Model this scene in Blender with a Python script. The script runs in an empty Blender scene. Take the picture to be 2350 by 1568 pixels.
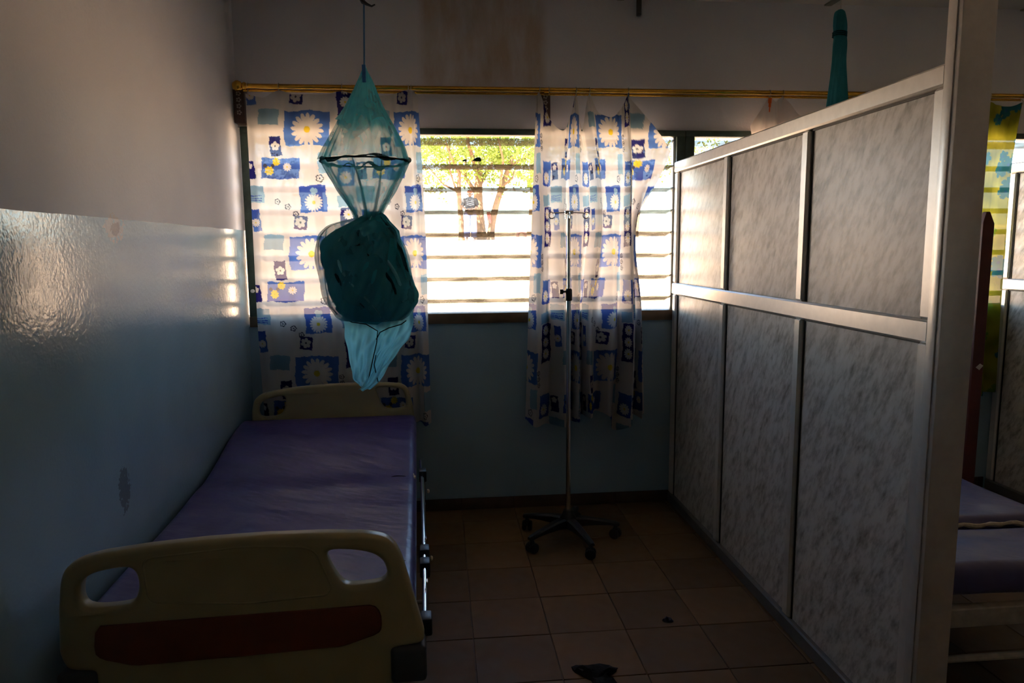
import bpy, bmesh, math, random
import numpy as np
from mathutils import Vector, Matrix

random.seed(7)
rng = np.random.default_rng(11)
SC = bpy.context.scene
COL = SC.collection
PI = math.pi

# ------------------------------------------------------------------ camera
FPX, PITCH, YAW, ROLL, CAMH = 1645.18, .1301, .0993, -.0076, 1.53
cd = bpy.data.cameras.new('camera')
cd.sensor_width = 36.0
cd.lens = FPX / 2350 * 36.0
cd.clip_start = .05
cd.clip_end = 400
cam = bpy.data.objects.new('camera', cd)
COL.objects.link(cam)
_cy, _sy, _cp, _sp = math.cos(YAW), math.sin(YAW), math.cos(PITCH), math.sin(PITCH)
_fw = Vector((_sy*_cp, _cy*_cp, -_sp))
_r0 = Vector((_cy, -_sy, 0))
_u0 = _r0.cross(_fw)
_r = _r0*math.cos(ROLL) + _u0*math.sin(ROLL)
_u = -_r0*math.sin(ROLL) + _u0*math.cos(ROLL)
m = Matrix(((_r.x, _u.x, -_fw.x, 0), (_r.y, _u.y, -_fw.y, 0), (_r.z, _u.z, -_fw.z, CAMH), (0, 0, 0, 1)))
cam.matrix_world = m
SC.camera = cam

# ------------------------------------------------------------------ light
SUN_EL, SUN_AZ = math.radians(58), math.radians(215)      # azimuth of the sun, clockwise from +y
w = bpy.data.worlds.new('sky')
SC.world = w
w.use_nodes = True
nt = w.node_tree
bg = nt.nodes['Background']
sky = nt.nodes.new('ShaderNodeTexSky')
sky.sky_type = 'NISHITA'
sky.sun_disc = False
sky.sun_elevation = SUN_EL
sky.sun_rotation = SUN_AZ
sky.dust_density = 1.2
sky.air_density = 1.0
nt.links.new(sky.outputs[0], bg.inputs[0])
bg.inputs[1].default_value = 0.46
sd = bpy.data.lights.new('sun', 'SUN')
sd.energy = 17.0
sd.angle = math.radians(.6)
sd.color = (1.0, .90, .76)
so = bpy.data.objects.new('sun', sd)
COL.objects.link(so)
to_sun = Vector((math.sin(SUN_AZ)*math.cos(SUN_EL), math.cos(SUN_AZ)*math.cos(SUN_EL), math.sin(SUN_EL)))
so.rotation_euler = to_sun.to_track_quat('Z', 'Y').to_euler()
so.location = (0, -6, 12)
vs = SC.view_settings
vs.view_transform = 'Standard'
vs.look = 'None'
vs.gamma = 1.0
vs.use_curve_mapping = False
vs.exposure = 2.0
SC.cycles.max_bounces = 5
SC.cycles.diffuse_bounces = 4
SC.cycles.adaptive_threshold = .08
SC.cycles.transparent_max_bounces = 16
SC.cycles.caustics_reflective = False
SC.cycles.caustics_refractive = False
SC.cycles.sample_clamp_indirect = 6.0

# ------------------------------------------------------------------ materials
MATS = {}
def N(nt, t, **kw):
    n = nt.nodes.new(t)
    for k, v in kw.items():
        if isinstance(k, str) and hasattr(n, k):
            setattr(n, k, v)
    return n
def base(name):
    mt = bpy.data.materials.new(name)
    mt.use_nodes = True
    MATS[name] = mt
    return mt, mt.node_tree, mt.node_tree.nodes['Principled BSDF'], mt.node_tree.links
def ramp(nt, fac, stops):
    r = nt.nodes.new('ShaderNodeValToRGB')
    e = r.color_ramp.elements
    while len(e) < len(stops):
        e.new(.5)
    for el, (p, c) in zip(e, stops):
        el.position = p
        el.color = (*c, 1) if len(c) == 3 else c
    nt.links.new(fac, r.inputs[0])
    return r.outputs[0]
def noise(nt, scale, detail=2, rough=.55, vec=None, stretch=None):
    n = nt.nodes.new('ShaderNodeTexNoise')
    n.inputs['Scale'].default_value = scale
    n.inputs['Detail'].default_value = detail
    n.inputs['Roughness'].default_value = rough
    if vec is None:
        vec = nt.nodes.new('ShaderNodeTexCoord').outputs['Object']
    if stretch:
        if any(stretch[1]):
            mp = nt.nodes.new('ShaderNodeMapping')
            mp.inputs['Rotation'].default_value = stretch[1]
            nt.links.new(vec, mp.inputs[0])
            vec = mp.outputs[0]
        mp = nt.nodes.new('ShaderNodeMapping')
        mp.inputs['Scale'].default_value = stretch[0]
        nt.links.new(vec, mp.inputs[0])
        vec = mp.outputs[0]
    nt.links.new(vec, n.inputs['Vector'])
    return n.outputs['Fac']
def bump(nt, b, h, strength, dist=.01):
    bn = nt.nodes.new('ShaderNodeBump')
    bn.inputs['Strength'].default_value = strength
    bn.inputs['Distance'].default_value = dist
    nt.links.new(h, bn.inputs['Height'])
    nt.links.new(bn.outputs[0], b.inputs['Normal'])
def simple(name, c, rough=.5, metal=0, var=.12, scale=12, bmp=0, coat=0, spec=.5):
    mt, nt, b, L = base(name)
    f = noise(nt, scale)
    c2 = tuple(max(0, x*(1-var)) for x in c)
    c3 = tuple(min(1, x*(1+var)) for x in c)
    L.new(ramp(nt, f, [(.3, c2), (.7, c3)]), b.inputs['Base Color'])
    b.inputs['Roughness'].default_value = rough
    b.inputs['Metallic'].default_value = metal
    b.inputs['Specular IOR Level'].default_value = spec
    if coat:
        b.inputs['Coat Weight'].default_value = coat
    if bmp:
        bump(nt, b, noise(nt, scale*8), bmp)
    return mt
def math_n(nt, op, a, bb=None, clamp=False):
    n = nt.nodes.new('ShaderNodeMath')
    n.operation = op
    n.use_clamp = clamp
    for i, v in enumerate((a, bb)):
        if v is None:
            continue
        if isinstance(v, (int, float)):
            n.inputs[i].default_value = v
        else:
            nt.links.new(v, n.inputs[i])
    return n.outputs[0]
def mixc(nt, f, a, b):
    n = nt.nodes.new('ShaderNodeMix')
    n.data_type = 'RGBA'
    for i, v in ((0, f), (6, a), (7, b)):
        if isinstance(v, (int, float)):
            n.inputs[i].default_value = v
        elif isinstance(v, tuple):
            n.inputs[i].default_value = (*v, 1)
        else:
            nt.links.new(v, n.inputs[i])
    return n.outputs[2]

def wall_mat(name, zline, stain=None, scuffs=()):
    """two-tone painted plaster: glossy blue-grey dado below zline, matt off-white above"""
    mt, nt, b, L = base(name)
    tc = nt.nodes.new('ShaderNodeTexCoord').outputs['Object']
    sx = nt.nodes.new('ShaderNodeSeparateXYZ')
    L.new(tc, sx.inputs[0])
    wob = noise(nt, 6, 1, .5, tc)
    edge = math_n(nt, 'ADD', zline-.004, math_n(nt, 'MULTIPLY', wob, .008))
    up = math_n(nt, 'GREATER_THAN', sx.outputs['Z'], edge)
    big = noise(nt, 2.2, 2, .6, tc)
    white = ramp(nt, big, [(.3, (.59, .575, .60)), (.7, (.66, .645, .665))])
    blue = ramp(nt, big, [(.3, (.27, .415, .50)), (.7, (.325, .48, .565))])
    if stain:
        (x0, x1, z0, z1) = stain
        def band(v, lo, hi, s):
            a = math_n(nt, 'DIVIDE', math_n(nt, 'SUBTRACT', v, lo), s, True)
            c = math_n(nt, 'DIVIDE', math_n(nt, 'SUBTRACT', hi, v), s, True)
            return math_n(nt, 'MULTIPLY', a, c)
        nz = noise(nt, 5, 4, .6, tc, ((2.2, 1, .7), (0, 0, 0)))
        mk = math_n(nt, 'MULTIPLY', band(sx.outputs['X'], x0, x1, .05), band(sx.outputs['Z'], z0, z1, .14))
        mk = math_n(nt, 'MULTIPLY', mk, math_n(nt, 'MULTIPLY', math_n(nt, 'SUBTRACT', nz, .22), 2.3, True), True)
        white = mixc(nt, math_n(nt, 'MULTIPLY', mk, .85), white, (.45, .33, .22))
    col = mixc(nt, up, blue, white)
    for (sy, sz, ry, rz, c) in scuffs:
        dy = math_n(nt, 'DIVIDE', math_n(nt, 'SUBTRACT', sx.outputs['Y'], sy), ry)
        dz = math_n(nt, 'DIVIDE', math_n(nt, 'SUBTRACT', sx.outputs['Z'], sz), rz)
        d = math_n(nt, 'ADD', math_n(nt, 'MULTIPLY', dy, dy), math_n(nt, 'MULTIPLY', dz, dz))
        nz = math_n(nt, 'MULTIPLY', noise(nt, 45, 3, .7, tc), 3.0)
        mk = math_n(nt, 'LESS_THAN', math_n(nt, 'ADD', d, nz), 2.1)
        col = mixc(nt, math_n(nt, 'MULTIPLY', mk, .7), col, c)
    L.new(col, b.inputs['Base Color'])
    rr = nt.nodes.new('ShaderNodeMapRange')
    L.new(up, rr.inputs[0])
    rr.inputs[3].default_value = .13
    rr.inputs[4].default_value = .62
    rn = math_n(nt, 'ADD', rr.outputs[0], math_n(nt, 'MULTIPLY', noise(nt, 18, 1, .6, tc), .12))
    L.new(rn, b.inputs['Roughness'])
    b.inputs['Specular IOR Level'].default_value = .8
    h = math_n(nt, 'ADD', noise(nt, 75, 1, .6, tc), math_n(nt, 'MULTIPLY', noise(nt, 14, 0, .5, tc), .8))
    bump(nt, b, h, .14, .005)
    return mt
wall_mat('paint_left', 1.634, None, [(2.496, 1.605, .085, .05, (.62, .52, .45)), (2.50, 1.60, .04, .03, (.25, .15, .10)), (2.418, .74, .05, .09, (.13, .16, .17))])
wall_mat('paint_back', 1.634, (-.10, .62, 2.32, 3.0))
wall_mat('paint_other', 1.634)
simple('ceiling_board', (.58, .55, .50), .8, var=.08, scale=3)
simple('ceiling_batten', (.30, .26, .21), .7)
simple('window_green', (.035, .06, .045), .5, var=.3, scale=20, bmp=.15)
simple('sill_brown', (.13, .085, .045), .55, var=.25, scale=14)
simple('skirting', (.085, .05, .032), .45, var=.3, scale=9)
simple('grout', (.05, .022, .012), .9)
simple('aluminium', (.70, .67, .63), .34, metal=.45, var=.05, scale=30)
simple('kick_dark', (.14, .13, .12), .5)
simple('shade_strip', (.02, .02, .02), .6)  # near-black, paints the shade beside the stiles
simple('brass', (.72, .40, .055), .25, metal=.9, var=.12, scale=30)
simple('bracket_wood', (.05, .022, .015), .4, var=.3, scale=40)
simple('bracket_print', (.35, .31, .28), .5)
simple('bed_plastic', (.36, .31, .165), .33, var=.07, scale=6)
simple('bed_inset', (.17, .045, .018), .4, var=.15)
simple('bumper', (.05, .055, .06), .5)
simple('bed_steel', (.32, .31, .30), .4, metal=.3)
simple('chrome', (.78, .80, .80), .12, metal=1, var=.03)
simple('black_plastic', (.012, .012, .013), .4)
simple('rubber', (.015, .015, .016), .7)
simple('foam', (.50, .43, .30), .9, var=.2, scale=60, bmp=.3)
simple('dark_gap', (.012, .008, .006), .9)
simple('red_wood', (.10, .018, .010), .45, var=.25, scale=10)
simple('sticker', (.7, .66, .6), .6)
simple('old_paint_rail', (.40, .36, .29), .55, var=.2, scale=25)
simple('cord_blue', (.05, .16, .35), .7)
simple('tape_blue', (.03, .16, .42), .7)
simple('cord_dark', (.05, .05, .06), .8)
simple('conduit', (.05, .045, .04), .6)
simple('white_plastic', (.75, .73, .70), .35)
simple('bark', (.13, .08, .042), .9, var=.3, scale=5, bmp=.4)
simple('skin', (.06, .032, .02), .5, var=.06)
simple('shirt_dark', (.012, .013, .014), .85)
simple('shirt_light', (.30, .32, .33), .85)
simple('trousers_blue', (.13, .16, .34), .85, var=.1)
simple('cap_red', (.45, .13, .08), .8)
simple('sandal', (.08, .06, .05), .7)
simple('red_cloth', (.55, .10, .08), .8)
simple('tyre_red', (.42, .22, .20), .8)
simple('scrap_blue', (.03, .035, .075), .5)
simple('scrap_black', (.006, .006, .006), .95, bmp=.2)
simple('dead_leaf', (.03, .05, .015), .7)
simple('wire', (.35, .33, .30), .35, metal=.8)

def mattress_mat(name, c):
    mt, nt, b, L = base(name)
    f = noise(nt, 5, 5, .6)
    L.new(ramp(nt, f, [(.3, tuple(x*.85 for x in c)), (.7, tuple(min(1, x*1.15) for x in c))]), b.inputs['Base Color'])
    L.new(ramp(nt, noise(nt, 9, 3), [(.3, (.28,)*3), (.7, (.42,)*3)]), b.inputs['Roughness'])
    h = noise(nt, 3.2, 3, .5, None, ((1.0, 2.6, 1), (0, 0, .5)))
    bump(nt, b, h, .35, .03)
mattress_mat('vinyl_purple', (.05, .038, .17))
mattress_mat('vinyl_blue', (.09, .085, .19))

mt, nt, b, L = base('floor_tile')
oi = nt.nodes.new('ShaderNodeObjectInfo')
f = noise(nt, 6, 4, .6)
c = ramp(nt, f, [(.3, (.13, .075, .030)), (.7, (.17, .10, .043))])
hs = nt.nodes.new('ShaderNodeHueSaturation')
L.new(c, hs.inputs['Color'])
L.new(math_n(nt, 'ADD', .82, math_n(nt, 'MULTIPLY', oi.outputs['Random'], .36)), hs.inputs['Value'])
L.new(hs.outputs[0], b.inputs['Base Color'])
L.new(ramp(nt, noise(nt, 9, 1), [(.3, (.48,)*3), (.7, (.66,)*3)]), b.inputs['Roughness'])
b.inputs['Specular IOR Level'].default_value = .35

mt, nt, b, L = base('floor_far')
bk = nt.nodes.new('ShaderNodeTexBrick')
bk.offset = 0
for k, v in (('Scale', 1), ('Mortar Size', .004), ('Brick Width', .307), ('Row Height', .307)):
    bk.inputs[k].default_value = v
bk.inputs['Color1'].default_value = (.16, .09, .045, 1)
bk.inputs['Color2'].default_value = (.14, .08, .04, 1)
bk.inputs['Mortar'].default_value = (.05, .022, .012, 1)
L.new(nt.nodes.new('ShaderNodeTexCoord').outputs['Object'], bk.inputs[0])
L.new(bk.outputs[0], b.inputs['Base Color'])
b.inputs['Roughness'].default_value = .5

# marbled laminate of the partition panels
mt, nt, b, L = base('laminate')
tc = nt.nodes.new('ShaderNodeTexCoord').outputs['Object']
f1 = noise(nt, 8, 3, .65, tc, ((1, 1.0, 3.0), (math.radians(55), 0, 0)))
f2 = noise(nt, 22, 3, .6, tc, ((1, 1.0, 2.6), (math.radians(62), 0, 0)))
f = math_n(nt, 'ADD', math_n(nt, 'MULTIPLY', f1, .55), math_n(nt, 'MULTIPLY', f2, .45))
L.new(ramp(nt, f, [(.34, (.24, .215, .175)), (.44, (.42, .395, .355)), (.54, (.60, .575, .53)), (.68, (.68, .655, .615))]), b.inputs['Base Color'])
b.inputs['Roughness'].default_value = .38

def sheer(name, c, transp, trans=.5, stretch=None, dens=None):
    """cloth or net: transparent holes + diffuse + translucent threads"""
    mt, nt, b, L = base(name)
    nt.nodes.remove(b)
    out = nt.nodes['Material Output']
    df = nt.nodes.new('ShaderNodeBsdfDiffuse')
    tl = nt.nodes.new('ShaderNodeBsdfTranslucent')
    tp = nt.nodes.new('ShaderNodeBsdfTransparent')
    m1 = nt.nodes.new('ShaderNodeMixShader')
    m2 = nt.nodes.new('ShaderNodeMixShader')
    m1.inputs[0].default_value = trans
    if isinstance(c, str):
        at = nt.nodes.new('ShaderNodeAttribute')
        at.attribute_name = c
        L.new(at.outputs['Color'], df.inputs[0])
        L.new(at.outputs['Color'], tl.inputs[0])
    else:
        cc = ramp(nt, noise(nt, 7, 3), [(.3, tuple(x*.8 for x in c)), (.7, tuple(min(1, x*1.2) for x in c))])
        L.new(cc, df.inputs[0])
        L.new(cc, tl.inputs[0])
    L.new(df.outputs[0], m1.inputs[1])
    L.new(tl.outputs[0], m1.inputs[2])
    m2.inputs[0].default_value = transp
    if dens:
        f = noise(nt, dens[0], 3, .6, None, dens[1])
        mr = nt.nodes.new('ShaderNodeMapRange')
        L.new(f, mr.inputs[0])
        mr.inputs[1].default_value = .35
        mr.inputs[2].default_value = .65
        mr.inputs[3].default_value = max(0, transp-dens[2])
        mr.inputs[4].default_value = min(1, transp+dens[2])
        L.new(mr.outputs[0], m2.inputs[0])
    L.new(m1.outputs[0], m2.inputs[1])
    L.new(tp.outputs[0], m2.inputs[2])
    L.new(m2.outputs[0], out.inputs[0])
    return mt
sheer('curtain_print', 'print', .022, .40)
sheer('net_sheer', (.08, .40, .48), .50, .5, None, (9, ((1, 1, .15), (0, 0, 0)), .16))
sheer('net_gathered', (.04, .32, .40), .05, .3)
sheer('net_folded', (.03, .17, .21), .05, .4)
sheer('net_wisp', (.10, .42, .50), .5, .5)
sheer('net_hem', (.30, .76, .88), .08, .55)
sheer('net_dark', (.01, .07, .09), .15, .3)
sheer('leaf_green', (.21, .27, .06), 0, .5)

# dusty louvre glass
mt, nt, b, L = base('louvre_glass')
nt.nodes.remove(b)
out = nt.nodes['Material Output']
gl = nt.nodes.new('ShaderNodeBsdfDiffuse')
L.new(ramp(nt, noise(nt, 25, 1), [(.3, (.06, .048, .034)), (.7, (.11, .09, .065))]), gl.inputs[0])
tp = nt.nodes.new('ShaderNodeBsdfTransparent')
tp.inputs[0].default_value = (.95, .97, .94, 1)
mx = nt.nodes.new('ShaderNodeMixShader')
# dust film: transmission falls as exp(-depth / cos) with the slant of any ray through it
ge = nt.nodes.new('ShaderNodeNewGeometry')
dp = nt.nodes.new('ShaderNodeVectorMath')
dp.operation = 'DOT_PRODUCT'
L.new(ge.outputs['Incoming'], dp.inputs[0])
L.new(ge.outputs['Normal'], dp.inputs[1])
cs_ = math_n(nt, 'MAXIMUM', math_n(nt, 'ABSOLUTE', dp.outputs['Value']), .02)
tau = math_n(nt, 'ADD', .14, math_n(nt, 'MULTIPLY', noise(nt, 9, 1), .30))
L.new(math_n(nt, 'EXPONENT', math_n(nt, 'MULTIPLY', math_n(nt, 'DIVIDE', tau, cs_), -1.0)), mx.inputs[0])
L.new(gl.outputs[0], mx.inputs[1])
L.new(tp.outputs[0], mx.inputs[2])
L.new(mx.outputs[0], out.inputs[0])

mt, nt, b, L = base('sand')
L.new(ramp(nt, noise(nt, .5, 2, .6), [(.3, (.55, .385, .25)), (.7, (.66, .48, .33))]), b.inputs['Base Color'])
b.inputs['Roughness'].default_value = 1
b.inputs['Specular IOR Level'].default_value = 0
MAT = MATS

# ------------------------------------------------------------------ helpers
def bm_new():
    return bmesh.new()
def add_box(bm, x0, x1, y0, y1, z0, z1, bev=0, seg=1):
    vs_ = [bm.verts.new((x, y, z)) for x in (x0, x1) for y in (y0, y1) for z in (z0, z1)]
    fs = [bm.faces.new([vs_[i] for i in q]) for q in ((0, 1, 3, 2), (4, 6, 7, 5), (0, 4, 5, 1), (2, 3, 7, 6), (0, 2, 6, 4), (1, 5, 7, 3))]
    if bev:
        ed = list({e for f_ in fs for e in f_.edges})
        bmesh.ops.bevel(bm, geom=ed, offset=bev, segments=seg, affect='EDGES', profile=.5, clamp_overlap=True)
def frame_of(d):
    d = d.normalized()
    a = Vector((0, 0, 1)) if abs(d.z) < .9 else Vector((1, 0, 0))
    s = d.cross(a).normalized()
    return s, s.cross(d).normalized()
def add_tube(bm, pts, rad, n=10, cap=True, closed=False):
    pts = [Vector(p) for p in pts]
    rads = rad if isinstance(rad, (list, tuple)) else [rad]*len(pts)
    rings = []
    K = len(pts)
    s = None
    for i, p in enumerate(pts):
        if closed:
            d = pts[(i+1) % K] - pts[i-1]
        else:
            d = pts[min(i+1, K-1)] - pts[max(i-1, 0)]
        d.normalize()
        if s is None:
            s, t = frame_of(d)
        else:
            s = (s - d*s.dot(d)).normalized()
            t = s.cross(d)
        rings.append([bm.verts.new(p + (s*math.cos(2*PI*k/n) + t*math.sin(2*PI*k/n))*rads[i]) for k in range(n)])
    R = range(K) if closed else range(K-1)
    for i in R:
        a, b_ = rings[i], rings[(i+1) % K]
        for k in range(n):
            bm.faces.new((a[k], a[(k+1) % n], b_[(k+1) % n], b_[k]))
    if cap and not closed:
        bm.faces.new(rings[0][::-1])
        bm.faces.new(rings[-1])
def add_lathe(bm, prof, c=(0, 0, 0), n=20, axis='Z'):
    """prof: list of (r, h)"""
    rings = []
    for r, h in prof:
        ring = []
        for k in range(n):
            a = 2*PI*k/n
            if axis == 'Z':
                v = (c[0]+r*math.cos(a), c[1]+r*math.sin(a), c[2]+h)
            elif axis == 'X':
                v = (c[0]+h, c[1]+r*math.cos(a), c[2]+r*math.sin(a))
            else:
                v = (c[0]+r*math.cos(a), c[1]+h, c[2]+r*math.sin(a))
            ring.append(bm.verts.new(v))
        rings.append(ring)
    for a, b_ in zip(rings, rings[1:]):
        for k in range(n):
            bm.faces.new((a[k], a[(k+1) % n], b_[(k+1) % n], b_[k]))
    bm.faces.new(rings[0][::-1])
    bm.faces.new(rings[-1])
ORG = {}
def setprops(o, label=None, cat=None, group=None, kind=None):
    for k, v in (('label', label), ('category', cat), ('group', group), ('kind', kind)):
        if v:
            o[k] = v
    return o
def thing(name, loc, label, cat, group=None, rz=0, kind=None):
    o = bpy.data.objects.new(name, None)
    o.empty_display_size = .1
    COL.objects.link(o)
    o.location = loc
    o.rotation_euler = (0, 0, rz)
    ORG[o.name] = Vector(loc) if rz == 0 else Vector((0, 0, 0))
    return setprops(o, label, cat, group, kind)
def obj(name, bm, mat, parent=None, smooth=True, angle=35, label=None):
    """bm in world coordinates (or in the thing's own coordinates when the thing is turned)"""
    me = bpy.data.meshes.new(name)
    bmesh.ops.recalc_face_normals(bm, faces=bm.faces)
    if parent is not None:
        org = ORG.get(parent.name, Vector((0, 0, 0)))
        bmesh.ops.translate(bm, verts=bm.verts, vec=-org)
    bm.to_mesh(me)
    bm.free()
    o = bpy.data.objects.new(name, me)
    COL.objects.link(o)
    if mat:
        me.materials.append(MAT[mat])
    if smooth:
        me.shade_smooth()
        try:
            me.set_sharp_from_angle(angle=math.radians(angle))
        except Exception:
            pass
    if parent is not None:
        o.parent = parent
        ORG[o.name] = ORG.get(parent.name, Vector((0, 0, 0)))
    if label:
        o['label'] = label
    return o
def box_obj(name, dims, mat, parent=None, bev=.003, seg=2, label=None):
    bm = bm_new()
    add_box(bm, *dims, bev=bev, seg=seg)
    return obj(name, bm, mat, parent, label=label, angle=25)
def tube_obj(name, pts, r, mat, parent=None, n=10, label=None):
    bm = bm_new()
    add_tube(bm, pts, r, n)
    return obj(name, bm, mat, parent, label=label)
def structure(o):
    o['kind'] = 'structure'
    return o
def copy_tree(o, parent=None):
    c = o.copy()
    COL.objects.link(c)
    c.parent = parent
    for ch in list(o.children):
        copy_tree(ch, c)
    return c
def chaikin(p, it=2):
    for _ in range(it):
        q = []
        for i in range(len(p)):
            a, b_ = p[i], p[(i+1) % len(p)]
            q.append((a[0]*.75+b_[0]*.25, a[1]*.75+b_[1]*.25))
            q.append((a[0]*.25+b_[0]*.75, a[1]*.25+b_[1]*.75))
        p = q
    return p
def plate_bm(loops, half, bev, yc):
    """rounded-edge plate with holes; loops in (x, z); thickness along y"""
    cu = bpy.data.curves.new('outline', 'CURVE')
    cu.dimensions = '2D'
    cu.fill_mode = 'BOTH'
    cu.extrude = half - bev
    cu.bevel_depth = bev
    cu.bevel_resolution = 3
    cu.offset = -bev
    for lp in loops:
        sp = cu.splines.new('POLY')
        sp.points.add(len(lp)-1)
        for p, q in zip(sp.points, lp):
            p.co = (q[0], q[1], 0, 1)
        sp.use_cyclic_u = True
    o = bpy.data.objects.new('outline', cu)
    COL.objects.link(o)
    dg = bpy.context.evaluated_depsgraph_get()
    me = bpy.data.meshes.new_from_object(o.evaluated_get(dg))
    bm = bm_new()
    bm.from_mesh(me)
    bpy.data.objects.remove(o)
    bpy.data.curves.remove(cu)
    bpy.data.meshes.remove(me)
    for v in bm.verts:
        x, y, z = v.co
        v.co = (x, yc - z, y)
    bmesh.ops.remove_doubles(bm, verts=bm.verts, dist=1e-5)
    return bm
def grid_mesh(name, P, mat, parent=None, colors=None, closed_u=False):
    """P: (nv, nu, 3) world coordinates"""
    nv, nu, _ = P.shape
    org = ORG.get(parent.name, Vector((0, 0, 0))) if parent is not None else Vector((0, 0, 0))
    V = (P - np.array(org)).reshape(-1, 3)
    idx = np.arange(nv*nu).reshape(nv, nu)
    if closed_u:
        nx = np.roll(idx, -1, axis=1)
        a, b_, c, d = idx[:-1], nx[:-1], nx[1:], idx[1:]
    else:
        a, b_, c, d = idx[:-1, :-1], idx[:-1, 1:], idx[1:, 1:], idx[1:, :-1]
    F = np.stack([a, b_, c, d], -1).reshape(-1, 4)
    me = bpy.data.meshes.new(name)
    me.vertices.add(len(V))
    me.vertices.foreach_set('co', V.astype(np.float32).ravel())
    me.loops.add(F.size)
    me.loops.foreach_set('vertex_index', F.astype(np.int32).ravel())
    me.polygons.add(len(F))
    me.polygons.foreach_set('loop_start', np.arange(0, F.size, 4, dtype=np.int32))
    me.polygons.foreach_set('loop_total', np.full(len(F), 4, dtype=np.int32))
    me.update(calc_edges=True)
    me.validate()
    me.shade_smooth()
    if colors is not None:
        at = me.color_attributes.new('print', 'FLOAT_COLOR', 'POINT')
        C = np.ones((len(V), 4), np.float32)
        C[:, :3] = colors.reshape(-1, 3)
        at.data.foreach_set('color', C.ravel())
    me.materials.append(MAT[mat])
    o = bpy.data.objects.new(name, me)
    COL.objects.link(o)
    if parent is not None:
        o.parent = parent
    return o
def cr(xs, ys, q):
    """monotone-ish cubic (Catmull-Rom tangents) through (xs, ys); ys may be (n, k)"""
    xs = np.asarray(xs, float)
    ys = np.asarray(ys, float)
    if ys.ndim == 1:
        ys = ys[:, None]
    t = np.gradient(ys, xs, axis=0)
    i = np.clip(np.searchsorted(xs, q)-1, 0, len(xs)-2)
    h = (xs[i+1]-xs[i])[:, None]
    s = ((q-xs[i])[:, None])/h
    h00, h10, h01, h11 = 2*s**3-3*s**2+1, s**3-2*s**2+s, -2*s**3+3*s**2, s**3-s**2
    return h00*ys[i]+h10*h*t[i]+h01*ys[i+1]+h11*h*t[i+1]

# ------------------------------------------------------------------ the room
D = 4.078            # inner face of the window wall
XL = -1.058          # inner face of the left wall
XR, YB, ZC = 6.4, -3.2, 2.885
SILL, HEAD = 1.105, 2.178

bm = bm_new()
add_box(bm, XL-.2, XR+.2, YB-.2, D+.2, -.25, -.006)
floor = structure(obj('floor', bm, 'floor_far', smooth=False))
# tiles, each one a piece of the floor
TS, TX0, TY0 = .3071, .102, 3.5782
cuts_x = [XL] + [TX0+k*TS for k in range(-3, 11)] + [3.36]
cuts_y = [.75] + [TY0-k*TS for k in range(8, -2, -1)] + [D]
cuts_x = [c for c in cuts_x if XL-.001 <= c <= 3.361]
cuts_y = [c for c in cuts_y if .74 <= c <= D+.001]
tile_cache = {}
G = .0035
for i in range(len(cuts_x)-1):
    for j in range(len(cuts_y)-1):
        x0, x1, y0, y1 = cuts_x[i]+G/2, cuts_x[i+1]-G/2, cuts_y[j]+G/2, cuts_y[j+1]-G/2
        if x1-x0 < .02 or y1-y0 < .02:
            continue
        key = (round(x1-x0, 3), round(y1-y0, 3))
        if key not in tile_cache:
            bm = bm_new()
            add_box(bm, -key[0]/2, key[0]/2, -key[1]/2, key[1]/2, -.012, 0, bev=.002)
            o = obj('tile', bm, 'floor_tile', floor)
            tile_cache[key] = o.data
        else:
            o = bpy.data.objects.new('tile', tile_cache[key])
            COL.objects.link(o)
            o.parent = floor
        o.location = ((x0+x1)/2, (y0+y1)/2, random.uniform(-.0006, .0006))

bm = bm_new()
add_box(bm, XL-.2, XL, YB-.2, D+.2, -.25, ZC)
structure(obj('wall_left', bm, 'paint_left', smooth=False))
bm = bm_new()
add_box(bm, XL, XR, D, D+.18, -.25, SILL)
add_box(bm, XL, XR, D, D+.18, HEAD, ZC)
add_box(bm, 6.2, XR, D, D+.18, SILL, HEAD)
structure(obj('wall_back', bm, 'paint_back', smooth=False))
bm = bm_new()
add_box(bm, XR, XR+.2, YB-.2, D+.2, -.25, ZC)
structure(obj('wall_right', bm, 'paint_other', smooth=False))
# wall behind the viewer
bm = bm_new()
add_box(bm, XL, XR, YB-.2, YB, -.25, ZC)
structure(obj('wall_front', bm, 'paint_other', smooth=False))
bm = bm_new()
add_box(bm, XL-.5, XR+.5, YB-1.4, D+.55, ZC, ZC+.18)
ceiling = structure(obj('ceiling', bm, 'ceiling_board', smooth=False))
for k in range(6):
    box_obj('cover_strip', (XL, XR, 3.45-k*1.2, 3.49-k*1.2, ZC-.008, ZC), 'ceiling_batten', ceiling, bev=0)
for x in (-.2, 1.0, 2.2, 3.4, 4.6):
    box_obj('cover_strip', (x, x+.04, YB, D, ZC-.009, ZC-.001), 'ceiling_batten', ceiling, bev=0)
# skirting of dark tiles along the window wall
sk = structure(box_obj('baseboard_back', (XL, 3.4, D-.006, D, .0, .068), 'grout', bev=0))
for i in range(len(cuts_x)-1):
    x0, x1 = cuts_x[i]+.0015, cuts_x[i+1]-.0015
    if x1-x0 > .02:
        box_obj('skirting_tile', (x0, x1, D-.013, D-.0055, .001, .07), 'skirting', sk, bev=.002)
sk = structure(box_obj('baseboard_left', (XL, XL+.008, .2, D-.014, 0, .068), 'skirting', bev=.002))

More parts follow.
